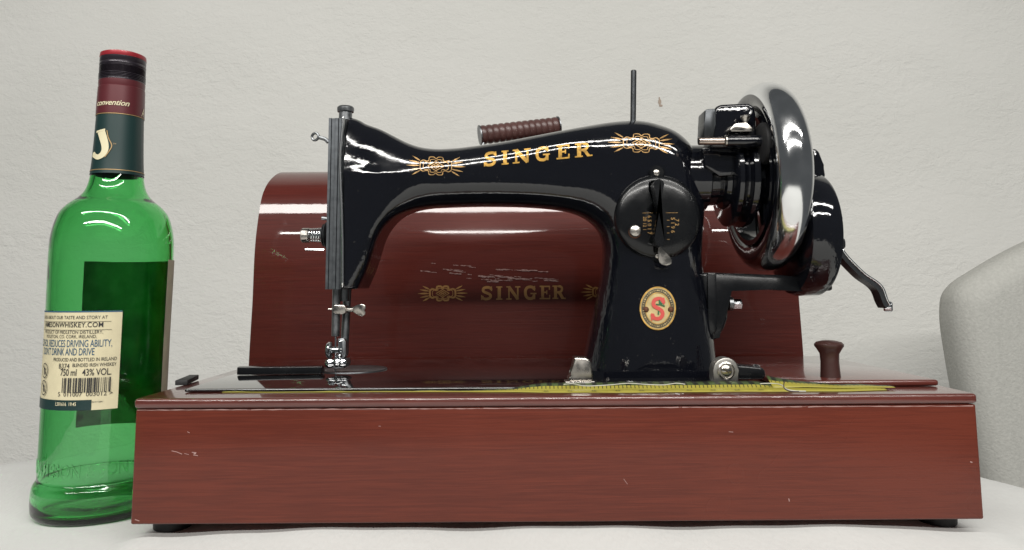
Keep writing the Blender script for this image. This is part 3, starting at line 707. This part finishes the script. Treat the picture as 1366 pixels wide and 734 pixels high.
# stitch regulator cover
RC = cast.hit(np.array([877.]), np.array([290.]))[0]; RC[1] -= .0005
RR = .0305
fp2 = [(0, -.0062), (.35, -.0060), (.7, -.0052), (.88, -.0040), (.96, -.0028), (1.0, -.0012), (1.0, .006)]
plate = B().lathe([(r*RR, -h) for r, h in fp2][::-1], RC, (0, -1, 0), 72)
def lobe(px, py):
    c = at(px, py, RC[1]-.0012)
    plate.lathe([(.0055, -.008), (.0055, .0012), (.0048, .0019), (0, .002)], c, (0, -1, 0), 24)
    return c
lc1 = lobe(876, 231); lc2 = lobe(878.5, 341)
po = plate.done('regulator_cover', M['enamel_worn'], sm, 40)
sl = B()
def dishY(px, py):
    d = at(px, py, RC[1]-.0045)-RC; r = math.hypot(d[0], d[2])/RR
    return RC[1]+np.interp(r, [q[0] for q in fp2[:6]], [q[1] for q in fp2[:6]])
slot = []
for i in range(13):
    a = math.pi*i/12; slot.append((879+7*math.cos(a), 246-7*math.sin(a)))
slot += [(886.5, 322), (885, 328), (880, 330), (875.5, 326), (873, 318)]
cut = B().prism([at(x, y, RC[1]-.02) for x, y in slot], (0, .03, 0)).done('cutter', M['enamel'])
bm_ = po.modifiers.new('b', 'BOOLEAN'); bm_.object = cut; bm_.operation = 'DIFFERENCE'; bm_.solver = 'EXACT'
dg = bpy.context.evaluated_depsgraph_get(); dg.update()
me2 = bpy.data.meshes.new_from_object(po.evaluated_get(dg)); po.modifiers.clear(); po.data = me2
bpy.data.objects.remove(cut)
for cx_, cy_ in ((876, 230.5), (878, 341)):
    c = at(cx_, cy_, RC[1]-.0031)
    scw = B().lathe([(.0022, -.001), (.0022, .0004), (.0014, .0009), (0, .001)], c, (0, -1, 0), 20).done('screw', M['nickel'], po)
bt = at(847, 308.5, dishY(847, 308))
B().lathe([(.0043, -.003), (.0043, .0010), (.0036, .0022), (.0018, .0028), (0, .003)], bt, (0, -1, 0), 28).done('button', M['nickel'], po)
B().torus((bt[0], bt[1]+.0002, bt[2]-.0005), (0, -1, 0), .0042, .0004, 28, 8).done('button_ring', M['rivet'], po)
lv2 = B().tube([at(877, 300, RC[1]-.006), at(878, 318, RC[1]-.0085), at(881, 330, RC[1]-.0095)], [.0012, .0014, .0016], 10).done('regulator_lever', M['darkmetal'], sm)
B().pprism(cr([(879, 327), (883, 332), (890, 339), (896, 346), (896, 351), (891, 354), (885, 353.5), (880, 350), (878.5, 343), (878, 334)], 3, True), RC[1]-.0118, .0018, .0005).done('lever_paddle', M['nickel'], lv2)
def ondisc(V, l):
    P = []
    for (x, y), q in zip(V, l):
        p = at(x, y, dishY(x, y)); p[1] -= q; P.append(p)
    return np.array(P)
pr = Print()
def rot_text(s, px, py, size, bold=.01):
    V, F = text2d(s, 1, 'LEFT', bold)
    V = np.stack([px+V[:, 1]*size, py+V[:, 0]*size], 1); pr.add(V, F)     # reads downwards
rot_text('20 12 1', 858, 289, 6.2); rot_text('6 5 0 1 7', 864, 287.5, 7.0)
rot_text('5 1 9 6', 895, 290, 7.4); rot_text('7 2', 900.5, 292, 7.4)
for k in range(4): pr.rib([(889.5, 294+8.5*k), (893, 294+8.5*k)], .7)
pr.rib([(857, 284.3), (871, 284.2)], .5); pr.rib([(888, 284.1), (904, 284)], .5)
pr.done('scale_numbers', ondisc, M['goldline'], po, 2.5e-4)

# oval maker's badge
bc = (877.5, 411.5)
def badge_map(V, l): return onbody(V, l)
bd = Print(); bd.disc(bc, 24.2, 48, 29); bo = bd.done('badge', badge_map, M['brass'], sm, 7e-4)
for k, wdt, rx, ry, mt in ((1, 4.6, 19.5, 24, 'badge_dark'), (2, 1.4, 23.4, 28.2, 'gold'), (3, .8, 16.4, 20.8, 'gold')):
    q = Print(); q.rib([(bc[0]+rx*math.cos(a*2*math.pi/60), bc[1]+ry*math.sin(a*2*math.pi/60)) for a in range(60)], wdt, True)
    q.done('badge_ring', badge_map, M[mt], bo, 7.6e-4+.8e-4*k)
q = Print()
for a in range(12):
    if a in (0, 6): continue
    q.disc((bc[0]+19.5*math.cos(a*math.pi/6), bc[1]+24*math.sin(a*math.pi/6)), 1.15, 8)
for a in range(48):
    if a % 4 == 0: continue
    x, y = math.cos(a*math.pi/24), math.sin(a*math.pi/24)
    q.rib([(bc[0]+18.4*x, bc[1]+22.8*y), (bc[0]+20.6*x, bc[1]+25.2*y)], .7)
q.done('badge_studs', badge_map, M['brass'], bo, 10.5e-4)
q = Print(); sx, sy, h_ = 867.5, 427.5, 31
S = GL['S'][1]
q.rib([(sx+p[0]*22, sy-p[1]*h_) for p in cr(S[0][0], 5)], 5.0); q.rib([(885.5, 397), (885.5, 406)], 1.8); q.rib([(869.5, 418), (869.5, 428)], 1.8)
q.done('badge_letter', badge_map, M['badge_red'], bo, 11.5e-4)
q = Print(); q.rib([(875, 406), (880.5, 406.5), (887, 408.5)], 1.6); q.rib([(879.5, 400), (880, 406)], 1.8); q.rib([(880.5, 403), (883.5, 406)], 1.8); q.rib([(878.5, 414.5), (878.3, 420)], 1.8)
q.done('badge_figure', badge_map, M['badge_green'], bo, 12.5e-4)
for px in (861.5, 894.5):
    c = cast.hit(np.array([px]), np.array([413.]))[0]
    B().lathe([(.0020, -.001), (.0020, .0010), (.0013, .0017), (0, .0019)], c, (0, -1, 0), 16).done('badge_rivet', M['rivet'], bo)

# feet lugs at the front of the bed
lg = B().pprism([(758, 509), (759, 503), (764, 499), (766, 476.5), (783, 477.5), (788, 482), (792, 509)], .036, .013, .0012, 3).done('hinge_bracket', M['nickel'], sm)
B().box(tuple(atz(754, 512, ZBED+.0003)), tuple(np.array(atz(794, 512, ZBED+.0003))+np.array([0, .012, .0012])), .0004).done('bracket_foot', M['nickel'], lg)
arc = [(951.5, 509.5), (951.5, 494)]+[(968.5-17*math.cos(a*math.pi/12), 494-17*math.sin(a*math.pi/12)) for a in range(1, 12)]+[(985.5, 494), (985.5, 509.5)]
M['lug'] = pmat('grey_lug_steel', (.36, .35, .33), .42, .9, var=.2, vscale=200)
lg = B().pprism(arc, .034, .010, .0012, 3).done('front_lug', M['lug'], sm)
sc_ = B().lathe([(.0055, -.001), (.0055, .0008), (.0048, .0012), (.0046, .0004), (.0036, .0004), (.0034, .0016), (.0026, .0022), (0, .0024)], at(968.5, 494.5, .034), (0, -1, 0), 32).done('lug_screw', M['nickel'], lg)
B().pprism([(965, 491), (973.5, 497), (972.5, 498.5), (964, 492.5)], .0314, .0006).done('screw_slot', M['badge_dark'], sc_)
lr = B().pprism([(984, 487), (1016, 490), (1021, 494), (1022, 502), (1019, 507), (984, 507)], .040, .016, .0016, 3).done('bed_lever', M['enamel_worn'], sm)
B().lathe([(.0028, 0), (.0026, .0012), (.0012, .002), (0, .0021)], at(1008, 490, .047), (0, 0, 1), 18).done('lever_screw', M['chrome'], lr)

# hub, pulley and balance wheel
WC = at(1031, 237, YM); WX = .1915
hubz = WC[2]
def hx(px): return at(px, 237, YM)[0]
x0 = hx(905)
B().lathe([(.0235, 0), (.0250, .002), (.0250, hx(938)-x0), (.0215, hx(941)-x0), (.0205, hx(957)-x0), (.0235, hx(959)-x0), (.0245, hx(966)-x0)], (x0, YM, hubz), (1, 0, 0), 56).done('shaft_collar', M['enamel'], sm)
xp = hx(964)
B().lathe([(.012, 0), (.0350, .0005), (.0372, .0020), (.0372, .0050), (.0330, .0065), (.0318, .0085), (.0330, .0105), (.0380, .0120), (.0385, .0160), (.0345, .0175), (.0315, .0190), (.030, .0215), (.0255, .024), (.012, .0245)], (xp, YM, hubz), (1, 0, 0), 64).done('pulley', M['enamel'], sm)
# balance wheel: chrome rim, black web with spokes
RWH = .0718
wheel_rim = B()
prof3 = []
for i in range(29):
    a = 2*math.pi*i/28
    c_, s_ = math.cos(a), math.sin(a)
    prof3.append((RWH-.0115+.0115*c_, .0128*s_))
prof3 = []; prof4 = []
for i in range(41):
    for a0, a1, dst in ((-78, 178, prof3), (178, 282, prof4)):
        a = math.radians(a0+(a1-a0)*i/40); c_, s_ = math.cos(a), math.sin(a)
        dst.append((RWH-.0115+.0115*c_, .0128*s_))
wr = wheel_rim.lathe(prof3, (WX, YM, hubz), (1, 0, 0), 120, cap=False).done('wheel_rim', M['rimchrome'], sm, 180)
B().lathe(prof4, (WX, YM, hubz), (1, 0, 0), 120, cap=False).done('painted_rim_face', M['enamel'], wr, 180)
B().lathe([(.0515, -.0118), (.0515, .0085), (.0478, .0085), (.0478, -.0118), (.0515, -.0118)], (WX, YM, hubz), (1, 0, 0), 72, cap=False).done('inner_rim', M['enamel'], wr)
for k in range(3):
    a = math.radians(32+120*k); u = Vector((0, math.cos(a), math.sin(a))); v = Vector((0, -math.sin(a), math.cos(a)))
    c0 = Vector((WX-.004, YM, hubz))
    q = [c0+u*.016-v*.011, c0+u*.050-v*.008, c0+u*.050+v*.008, c0+u*.016+v*.011]
    B().prism(q, (.007, 0, 0), .0015).done('spoke', M['enamel'], wr)
B().lathe([(.012, -.016), (.0225, -.015), (.0235, -.012), (.0235, .008), (.019, .012), (0, .013)], (WX, YM, hubz), (1, 0, 0), 48).done('wheel_hub', M['enamel'], wr)

# bobbin winder on top of the hub
YW = YM-.034
bw = B().pprism([(949, 197), (951, 158), (954, 143), (961, 139), (998, 137), (1006, 141), (1009, 152), (1010, 197)], YW, .024, .003, 3).done('bobbin_winder', M['enamel'], sm)
B().pprism([(940, 147), (944, 145), (954, 144.5), (956, 150), (954.5, 166), (953, 183), (938, 183), (939.5, 165)], YW-.002, .018, .0012).done('winder_cover', M['darkmetal'], bw)
sA, sB = at(931.5, 188.5, YW-.006), at(966, 188.5, YW-.006)
B().cyl(sA, sB, .0028, 20, .0004).done('winder_spindle', M['copper'], bw)
B().cyl(sB, sB+np.array([.0018, 0, 0]), .0042, 24, .0004).done('spindle_collar', M['nickel'], bw)
B().cyl(sB+np.array([.0018, 0, 0]), sB+np.array([.0260, 0, 0]), .0041, 24).done('spindle_sleeve', M['enamel'], bw)
tw = sB+np.array([.0252, .004, -.001])
B().lathe([(.004, 0), (.0125, .0006), (.0146, .0020), (.0150, .0045), (.0146, .0070), (.0125, .0084), (.004, .009)], tw, (1, 0, 0), 48).done('friction_wheel', M['rubber'], bw)
ts = B().pprism([(973, 173), (981, 164.5), (996, 163), (1007, 173), (1004, 175.5), (976, 175.5)], YW-.008, .010, .0008).done('winder_latch', M['nickel'], bw)
B().lathe([(.0016, 0), (.0016, .004), (.0030, .0062), (.0036, .0072), (.003, .0084), (0, .0088)], at(994.5, 170, YW-.005), (0, 0, 1), 20).done('thumb_screw', M['nickel'], ts)
B().pprism([(936, 196), (1000, 199), (1012, 215), (1010, 232), (960, 236), (940, 222)], YW+.006, .022, .003).done('winder_bracket', M['enamel'], bw)

# hand crank: bracket, gear housing, crank arm
hc = B().pprism([(936, 365), (944, 363.5), (1040, 367), (1110, 372), (1112, 388), (1066, 389), (1030, 386.5), (973, 384.5), (971.5, 392), (971, 425), (966, 440), (957, 448), (950, 458), (944, 452)], YM-.020, .018, .0022, 3).done('crank_bracket', M['enamel_worn'], sm)
B().pprism([(944, 363.8), (956, 364.5), (957, 440), (951, 450), (945, 446)], YM-.0235, .004, .001).done('bracket_rib', M['enamel_worn'], hc)
b0 = at(971, 405.5, YM-.012)
B().cyl(b0, b0+np.array([.0035, 0, 0]), .0050, 24, .0004).done('bolt_washer', M['steel'], hc)
B().cyl(b0+np.array([.003, 0, 0]), b0+np.array([.0095, 0, 0]), .0040, 6, .0004).done('bolt', M['chrome'], hc, 15)
gY = YM-.004; gc = at(1098, 312, gY); GXR = .2290
gh = B().lathe([(.0, -.0235), (.038, -.0235), (.0445, -.0215), (.0462, -.018), (.0462, -.0035), (.0445, -.0008), (.040, 0), (0, .0005)], (GXR, gY, gc[2]), (1, 0, 0), 80).done('gear_housing', M['enamel'], sm, 40)
B().pprism([(1082, 200), (1088, 197.5), (1094, 203), (1099, 220), (1102, 233), (1100, 240), (1082, 242)], YM-.016, .022, .0018, 3).done('housing_tab', M['enamel'], gh)
B().lathe([(.0042, -.004), (.0042, .0008), (.003, .0022), (0, .0026)], at(1122.5, 325, gY-.028), (1, -.3, 0), 20).done('housing_screw', M['darkmetal'], gh)
B().lathe([(.0022, -.004), (.0022, .0008), (0, .0016)], at(1121, 291, gY-.02), (1, -.3, 0), 14).done('housing_screw', M['darkmetal'], gh)
cpts = cr([(1119, 333), (1126, 343), (1138, 356), (1152, 369), (1167, 379), (1175, 388), (1180, 402), (1184, 410)], 4)
YK = gY-.018
Vc = []; Fc = []
for i, p in enumerate(cpts):
    a = cpts[max(i-1, 0)]; b = cpts[min(i+1, len(cpts)-1)]; tt = b-a; tt = tt/np.linalg.norm(tt); nn = np.array([tt[1], -tt[0]])
    hw_ = 2.6+2.0*math.exp(-((i-len(cpts)*.62)/7)**2)*.4
    A = at(*(p+nn*hw_), YK); D = at(*(p-nn*hw_), YK)
    Vc += [A, D, D+np.array([0, .011, 0]), A+np.array([0, .011, 0])]
for i in range(len(cpts)-1):
    for k in range(4): Fc.append((4*i+k, 4*i+4+k, 4*i+4+(k+1) % 4, 4*i+(k+1) % 4))
Fc += [(3, 2, 1, 0), tuple(4*(len(cpts)-1)+k for k in range(4))]
ca = mesh_obj('crank_arm', Vc, Fc, M['darkmetal'], sm, sharp=40)
bvm = bmesh.new(); bvm.from_mesh(ca.data); bmesh.ops.recalc_face_normals(bvm, faces=bvm.faces); bvm.to_mesh(ca.data); bvm.free()
pe = [at(*(p+np.array([3.0, -2.6])), YK) for p in cpts[1:]]
B().tube([q+np.array([0, -.0002, 0]) for q in pe], .0009, 8).done('arm_edge', M['chrome'], ca, 180)
ce = at(1184.5, 409, YK+.004)
B().lathe([(.0030, -.003), (.0040, -.002), (.0040, .002), (.0030, .003)], ce, (1, -.5, 0), 24).done('arm_end', M['chrome'], ca)

# ------------------------------------------------------------------ tape measure and loose thread
def tape_strip(name, keys, parent):
    # keys: x, then the cross-section as (y, z) from the front edge to the back edge
    V = []; uv = []; Fc = []; xs = [k[0] for k in keys]; X = np.arange(xs[0], xs[-1], .0022)
    S0 = (0, .25, .5, .62, .80, 1.0); nv = len(S0)
    for x in X:
        wob = .0004*math.sin(x*61)+.0004*math.sin(x*143+1); wz = .00025*math.sin(x*97)+.0002*math.sin(x*211)
        for j in range(nv):
            y = np.interp(x, xs, [k[1][j][0] for k in keys]); z = np.interp(x, xs, [k[1][j][1] for k in keys])
            V.append((x, y+wob*(1-S0[j]*.5), z+max(wz, 0)*S0[j])); uv.append((x, S0[j]))
    for i in range(len(X)-1):
        for j in range(nv-1): Fc.append((i*nv+j, (i+1)*nv+j, (i+1)*nv+j+1, i*nv+j+1))
    o = mesh_obj(name, V, Fc, M['tape'], parent, sharp=180)
    ul = o.data.uv_layers.new(name='UVMap')
    for lp in o.data.loops: ul.data[lp.index].uv = uv[lp.vertex_index]
    md = o.modifiers.new('thickness', 'SOLIDIFY'); md.thickness = .0003; md.offset = 0
    return o
tm = thing('tape_measure', 'yellow and green tape measure lying along the front of the machine bed', 'tape measure', (.1, .012, ZT))
z0 = ZT+.0004
zb_ = ZBED+.0005
def flat(y0, y1, dz=0, dz2=0): return [(y0+(y1-y0)*q, z0+dz+(dz2-dz)*q) for q in (0, .25, .5, .62, .80, 1.0)]
def over(y0, yb): return [(y0, z0), (y0+(.0212-y0)*.6, z0+.0002), (.0212, z0+.0010), (.0226, zb_), (.0236+(yb-.0236)*.4, zb_+.0008), (yb, zb_+.0013)]
tape_strip('tape', [(-.18, flat(.0212, .0231)), (-.10, flat(.0200, .0231)), (-.03, flat(.0180, .0230)), (.0, flat(.0150, .0228, 0, .0012)), (.02, over(.0120, .0275)), (.06, over(.0105, .0290)), (.10, over(.0110, .0300)), (.150, over(.0105, .0300)), (.160, flat(.0105, .0270, 0, .0026)), (.20, flat(.010, .021, 0, .0016)), (.228, flat(.013, .0185, 0, .0008))], tm)
tape_strip('tape_fold', [(.1590, flat(.0175, .0285, .0012, .0072)), (.1650, flat(.017, .028, .0014, .0060)), (.178, flat(.016, .0275, .0018, .0040)), (.20, flat(.015, .026, .0014, .0022)), (.235, flat(.0165, .022, .0010, .0014))], tm)
pr = Print()
def ontape(V, l):
    return np.stack([V[:, 0], V[:, 1], z0+.0004+l+(V[:, 1]-.011)*.06], 1)
for k, n_ in enumerate(range(46, 56)):
    V, F = text2d(str(n_), .0034, 'CENTER', .01)
    pr.add(np.stack([.02+k*.0145+V[:, 0], .0125+V[:, 1]*1.0], 1), F)
pr.done('tape_numbers', ontape, M['labeltext'], tm, 2e-4)

def loose(name, label, pix, z, mat, r):
    P = [atz(x, y, z+dz) for x, y, dz in cr(pix, 6)]
    o = B().tube(P, r, 6).done(name, mat, None, 180); o['label'] = label; o['category'] = 'thread'; return o
zt = ZT+.0046
loose('thread', 'loose pale thread curling along the tape below the black pillar', [(752, 513, 0), (764, 512, 0), (775, 514.5, 0), (790, 515, 0), (815, 513.5, .0003), (838, 511.5, .0005), (862, 513, .0003), (885, 513.6, 0), (902, 511.5, .0005), (914, 512.8, .0002)], zt, M['thread'], .00028)
loose('thread', 'loose pale thread end crossing the tape beside the black bed lever', [(1014, 512, 0), (1030, 511.6, 0), (1042, 513.5, 0), (1049, 519, -.0012), (1060, 521.5, -.0018), (1075, 522, -.002)], zt, M['thread'], .0003)
loose('thread', 'short dark thread hooked over the fold of the tape measure', [(1046.5, 509, .003), (1045.5, 514, .002), (1047, 519, 0), (1054, 522, -.0008), (1066, 522.5, -.001)], zt, M['thread_dark'], .0003)

# ------------------------------------------------------------------ whisky bottle
BX, BY = -.2860, .083
bot = thing('bottle', 'empty green glass whiskey bottle standing left of the wooden base', 'bottle', (BX, BY, -.003))
outer = [(0, .0010), (.022, -.0003), (.0335, -.0026), (.0375, -.0022), (.0402, .0005), (.0412, .005), (.0412, .0140), (.0405, .0185), (.0389, .0216), (.0382, .0245), (.0382, .04), (.0383, .075), (.0386, .12), (.0392, .160), (.0392, .178), (.0386, .187), (.0370, .195), (.0345, .2022), (.0300, .2080), (.0250, .2122), (.0210, .2166), (.0187, .2215), (.0174, .2275), (.0166, .2350), (.0158, .2500), (.0150, .2750), (.0145, .2950), (.0135, .296), (.0135, .3150)]
def prof_smooth(p, k=4):
    return [tuple(q) for q in cr(p, k)]
op = prof_smooth(outer)
inner = [(0, .0050), (.018, .0040), (.030, .0016), (.0365, .0030), (.0388, .0070), (.0389, .0135), (.0378, .0182), (.0364, .0215), (.0358, .026), (.0356, .075), (.0358, .12), (.0364, .160), (.0364, .178), (.0356, .187), (.0338, .195), (.0310, .2022), (.0265, .2075), (.0215, .2115), (.0178, .2160), (.0155, .2215), (.0142, .2275), (.0134, .2350), (.0126, .2500), (.0118, .2750), (.0110, .2950), (.0105, .3150)]
ip = prof_smooth(inner)
B().lathe(op+[(ip[-1][0], .3150)]+ip[::-1], (BX, BY, 0), (0, 0, 1), 96, cap=False).done('glass_body', M['glass'], bot, 60)
_oz = np.array([q[1] for q in op]); _or = np.array([q[0] for q in op])
def Rb(z): return np.interp(z, _oz[8:], _or[8:])
def phi_hit(px, py, R, far=False):
    d = ray(px, py); o = CAM-np.array([BX, BY, 0]); a = d[0]**2+d[1]**2; b = o[0]*d[0]+o[1]*d[1]; c = o[0]**2+o[1]**2-R*R
    disc = b*b-a*c
    t_ = (-b+(1 if far else -1)*math.sqrt(max(disc, 0)))/a; p = o+d*t_
    return math.atan2(p[1], p[0]), (CAM+d*t_)[2]
def band(name, mat, p0, p1, z0, z1, lift, parent, nz=8, ztop=None, n=48):
    V = []; Fc = []
    for i in range(n+1):
        ph = p0+(p1-p0)*i/n
        for j in range(nz+1):
            z = z0+(z1-z0)*j/nz; R = Rb(z)+lift; V.append((BX+R*math.cos(ph), BY+R*math.sin(ph), z))
    for i in range(n):
        for j in range(nz):
            a = i*(nz+1)+j; Fc.append((a, a+nz+1, a+nz+2, a+1))
    return mesh_obj(name, V, Fc, mat, parent, sharp=180)
TAU = 2*math.pi
# neck label, capsule and cap
zt1 = lambda py: phi_hit(150, py, .016)[1]
zA, zB_, zC = .2300, .2735, .2955
band('neck_label', M['teal'], 0, TAU, zA, zB_, .0004, bot)
for zz in (zA+.0022, zB_-.0006): band('gold_line', M['labelgold'], 0, TAU, zz, zz+.0005, .0007, bot, 1, n=64)
cap = B().lathe([(.0158, zB_), (.0158, zB_+.004), (.0154, .2940), (.0150, .2945), (.0151, .2952), (.0153, .2975), (.0153, .2990)], (BX, BY, 0), (0, 0, 1), 64, cap=False).done('capsule', M['maroon'], bot)
cp = [(.0153, .2990), (.0149, .2996), (.0149, .3000)]
for k in range(4):
    zz = .3004+k*.0011; cp += [(.0154, zz), (.0154, zz+.0005), (.0146, zz+.0008)]
for k in range(9):
    zz = .3050+k*.00055; cp += [(.0152, zz), (.0148, zz+.00028)]
cp += [(.0149, .3102), (.0153, .3106), (.0153, .3120), (.0149, .3124), (.0149, .3128), (.0152, .3132), (.0152, .3164)]
B().lathe(cp, (BX, BY, 0), (0, 0, 1), 72, cap=False).done('screw_cap', M['cap'], bot, 50)
B().lathe([(.0152, .3164), (.0154, .3168), (.0151, .3196), (.0140, .3202), (0, .3203)], (BX, BY, 0), (0, 0, 1), 64).done('cap_top', M['capred'], bot)
# wrapped print: s along the surface, z up
def wrap(phi0, R_of):
    def fn(V, l):
        z = V[:, 1]; R = R_of(z)+l; ph = phi0+V[:, 0]/np.maximum(R_of(z), 1e-4)
        return np.stack([BX+R*np.cos(ph), BY+R*np.sin(ph), z], 1)
    return fn
phJ, zJ = phi_hit(139, 192, .0164)
pr = Print()
zc_ = zJ-.0098
jp = [(-.0012, .0192), (.0012, .0170), (.0018, .0125), (.0016, .0075), (.0004, .0040), (-.0022, .0022), (-.0044, .0036), (-.0046, .0062)]
def jpx(pts):
    o_ = []
    for x, y in pts:
        a_, z_ = phi_hit(x, y, Rb(zJ)); o_.append(((a_-phJ)*Rb(zJ), z_))
    return o_
jm = jpx(cr([(135.5, 175), (138, 183), (140.5, 192), (141, 200), (138, 206.5), (132.5, 210), (128, 208)], 4))
pr.rib(jm, lambda t_: .0060-.0028*t_, step=.0008)
pr.rib(jpx([(130, 176.5), (141, 173)]), .0014, step=.0008); pr.disc(jpx([(127.5, 207)])[0], .0021, 12)
pr.done('neck_letter', wrap(phJ, lambda z: Rb(z)), M['creamprint'], bot, 9e-4)
pr = Print(); pr.rib(jpx(cr([(143, 174), (145, 184), (149.5, 194), (147, 201), (141, 210)], 4)), .0006, step=.0008)
V, F = text2d('TM', .0014); pr.add(V+np.array(jpx([(151, 193)])[0]), F)
pr.done('neck_letter_outline', wrap(phJ, lambda z: Rb(z)), M['labelgold'], bot, 8e-4)
ph_, zz_ = phi_hit(172, 140, .0158)
pr = Print(); V, F = text2d('convention', .0056, 'RIGHT', .012, .35, .95); pr.add(V+np.array([0, zz_-.0012]), F)
V, F = text2d('A', .009, 'LEFT', .0, .3, 1, .6); pr.add(V+np.array([.0105, zz_-.006]), F)
pr.done('capsule_script', wrap(ph_, lambda z: np.full(np.shape(z), .0158)), M['creamprint'], bot, 3e-4)

# cream label facing the camera
RL = .0386
pR, zLt = phi_hit(163.5, 414, RL); _, zLb = phi_hit(159, 541, RL); _, zLt2 = phi_hit(110, 412, RL)
zLt = .1345; zLb = .0705
pL = pR-1.95
lab = band('back_label', M['cream'], pL, pR, zLb, zLt, .00025, bot)
Lf = wrap(pR, lambda z: Rb(z))
def zrow(py): return phi_hit(130, py, RL)[1]
black = Print(); blue = Print()
def line(pr_, s, py, size, right, bold=0, space=1, xs=1):
    V, F = text2d(s, size, 'RIGHT', bold, 0, space, xs); pr_.add(V+np.array([-right, zrow(py)]), F)
S_ = lambda px: (pR-phi_hit(px, 480, RL)[0])*RL
line(black, 'LEARN ABOUT OUR TASTE AND STORY AT', 425.5, .0031, S_(141), 0, 1, .86)
line(black, 'JAMESONWHISKEY.COM', 436.3, .0047, S_(136), .010, 1.06, .86)
line(black, 'PRODUCT OF MIDLETON DISTILLERY,', 445, .0031, S_(136), 0, 1, .86)
line(black, 'MIDLETON, CO. CORK, IRELAND.', 450.8, .0030, S_(128), 0, 1, .86)
line(blue, 'ALCOHOL REDUCES DRIVING ABILITY,', 462.5, .0066, S_(149), .002, .95, .56)
line(blue, "DON'T DRINK AND DRIVE", 473.5, .0066, S_(126), .002, .95, .56)
line(black, 'PRODUCED AND BOTTLED IN IRELAND', 481.5, .0032, S_(156), .002, .98, .72)
line(black, 'B374', 491, .0046, S_(94), .0, 1, .85)
line(black, 'BLENDED IRISH WHISKEY', 488.8, .0032, S_(155.5), .003, .98, .72)
line(black, '750 ml   43% VOL.', 500.5, .0062, S_(150), .004, .95, .70)
line(black, '5  011007  003012 >', 528, .0040, S_(153), 0, 1.0, 1.0)
for py, p0_, p1_ in ((429, 60, 146), (440, 60, 147)):
    black.rib([(-S_(p0_)-.004, zrow(py)), (-S_(p1_), zrow(py))], .00022, step=.002)
rs = random.Random(11); x = S_(86); 
while x > S_(149):
    wb = rs.choice((.00028, .0005, .00075)); black.rib([(-x, zrow(503.5)), (-x, zrow(523))], wb*1.05, step=.004); x -= wb+rs.choice((.0003, .0005, .0008))
for py in (495, 518):
    c = (-S_(62.5), zrow(py)); black.rib([(c[0]+.0038*math.cos(a*math.pi/12), c[1]+.0046*math.sin(a*math.pi/12)) for a in range(24)], .0006, True, .001)
    black.rib([(c[0]-.0026, c[1]+.003), (c[0]+.0026, c[1]-.003)], .0006, step=.001); black.disc((c[0], c[1]+.0012), .0009, 10); black.rib([(c[0]-.0002, c[1]+.001), (c[0]+.0004, c[1]-.0026)], .0013, step=.001)
black.done('label_print', Lf, M['labeltext'], lab, 5e-4)
blue.done('label_print', Lf, M['labelblue'], lab, 5e-4)
band('label_top_line', M['labelblue'], pL, pR, zLt-.0009, zLt, .0004, lab, 1)
st = band('label_strip', M['teal'], pL, phi_hit(122, 538, RL)[0], zLb, zLb+.0066, .0005, lab, 2)
q = Print(); line(q, 'L501616  19:45', 540.3, .0032, S_(106), .006, 1, .72); q.done('strip_print', Lf, M['creamprint'], st, 9e-4)
q = Print(); line(q, '0210 73841', 537, .0014, S_(141), 0, 1, 1); q.done('label_print', Lf, M['labeltext'], lab, 5e-4)
# big label on the far side: its dark back shows through the glass, its outer edge at the right rim
f0, _ = phi_hit(104, 480, RL, True); f1, _ = phi_hit(218, 440, RL)
f1 = f1 if f1 > -math.pi/2-3 else f1
while f1 > f0: f1 -= TAU
zf0, zf1 = .049, .1695
bl = band('front_label', M['labelgrey'], f1, f0, zf0, zf1, .0006, bot, 8)
band('label_reverse', M['labelback'], f1+.02, f0-.01, zf0+.0003, zf1-.0003, .00015, bl, 8)
# raised lettering in the glass
V, F = text2d('JOHN JAMESON & SON', .0118, 'LEFT', .012, 0, 1.02, .72)
pe0, ze = phi_hit(171, 632, .0384)
wdt = V[:, 0].max()
V2, F2 = text2d('JOHN JAMESON & SON', .0118, 'LEFT', .012, 0, 1.02, .72)
V3 = V+np.array([-V2[:, 0].max(), .0282])
fn = wrap(pe0, lambda z: Rb(z)); P0 = fn(V3, np.full(len(V3), -.00005)); P1 = fn(V3, np.full(len(V3), .00040))
me = bpy.data.meshes.new('embossed_lettering'); nV = len(V3)
from collections import Counter
ec = Counter(); 
for f in F:
    for a, b in zip(f, f[1:]+f[:1]): ec[tuple(sorted((a, b)))] += 1
side = [(a, b, b+nV, a+nV) for f in F for a, b in zip(f, f[1:]+f[:1]) if ec[tuple(sorted((a, b)))] == 1]
allF = [tuple(reversed(f)) for f in F]+[tuple(i+nV for i in f) for f in F]+side
eo = mesh_obj('embossed_lettering', np.concatenate([P0, P1]), allF, M['glass'], bot, sharp=30)

for o in SC.objects:
    if o.name.startswith('scuff') or o.name in ('label_print', 'label_print.001', 'badge_studs'): o['kind'] = 'stuff'
    if '_at' in o: del o['_at']
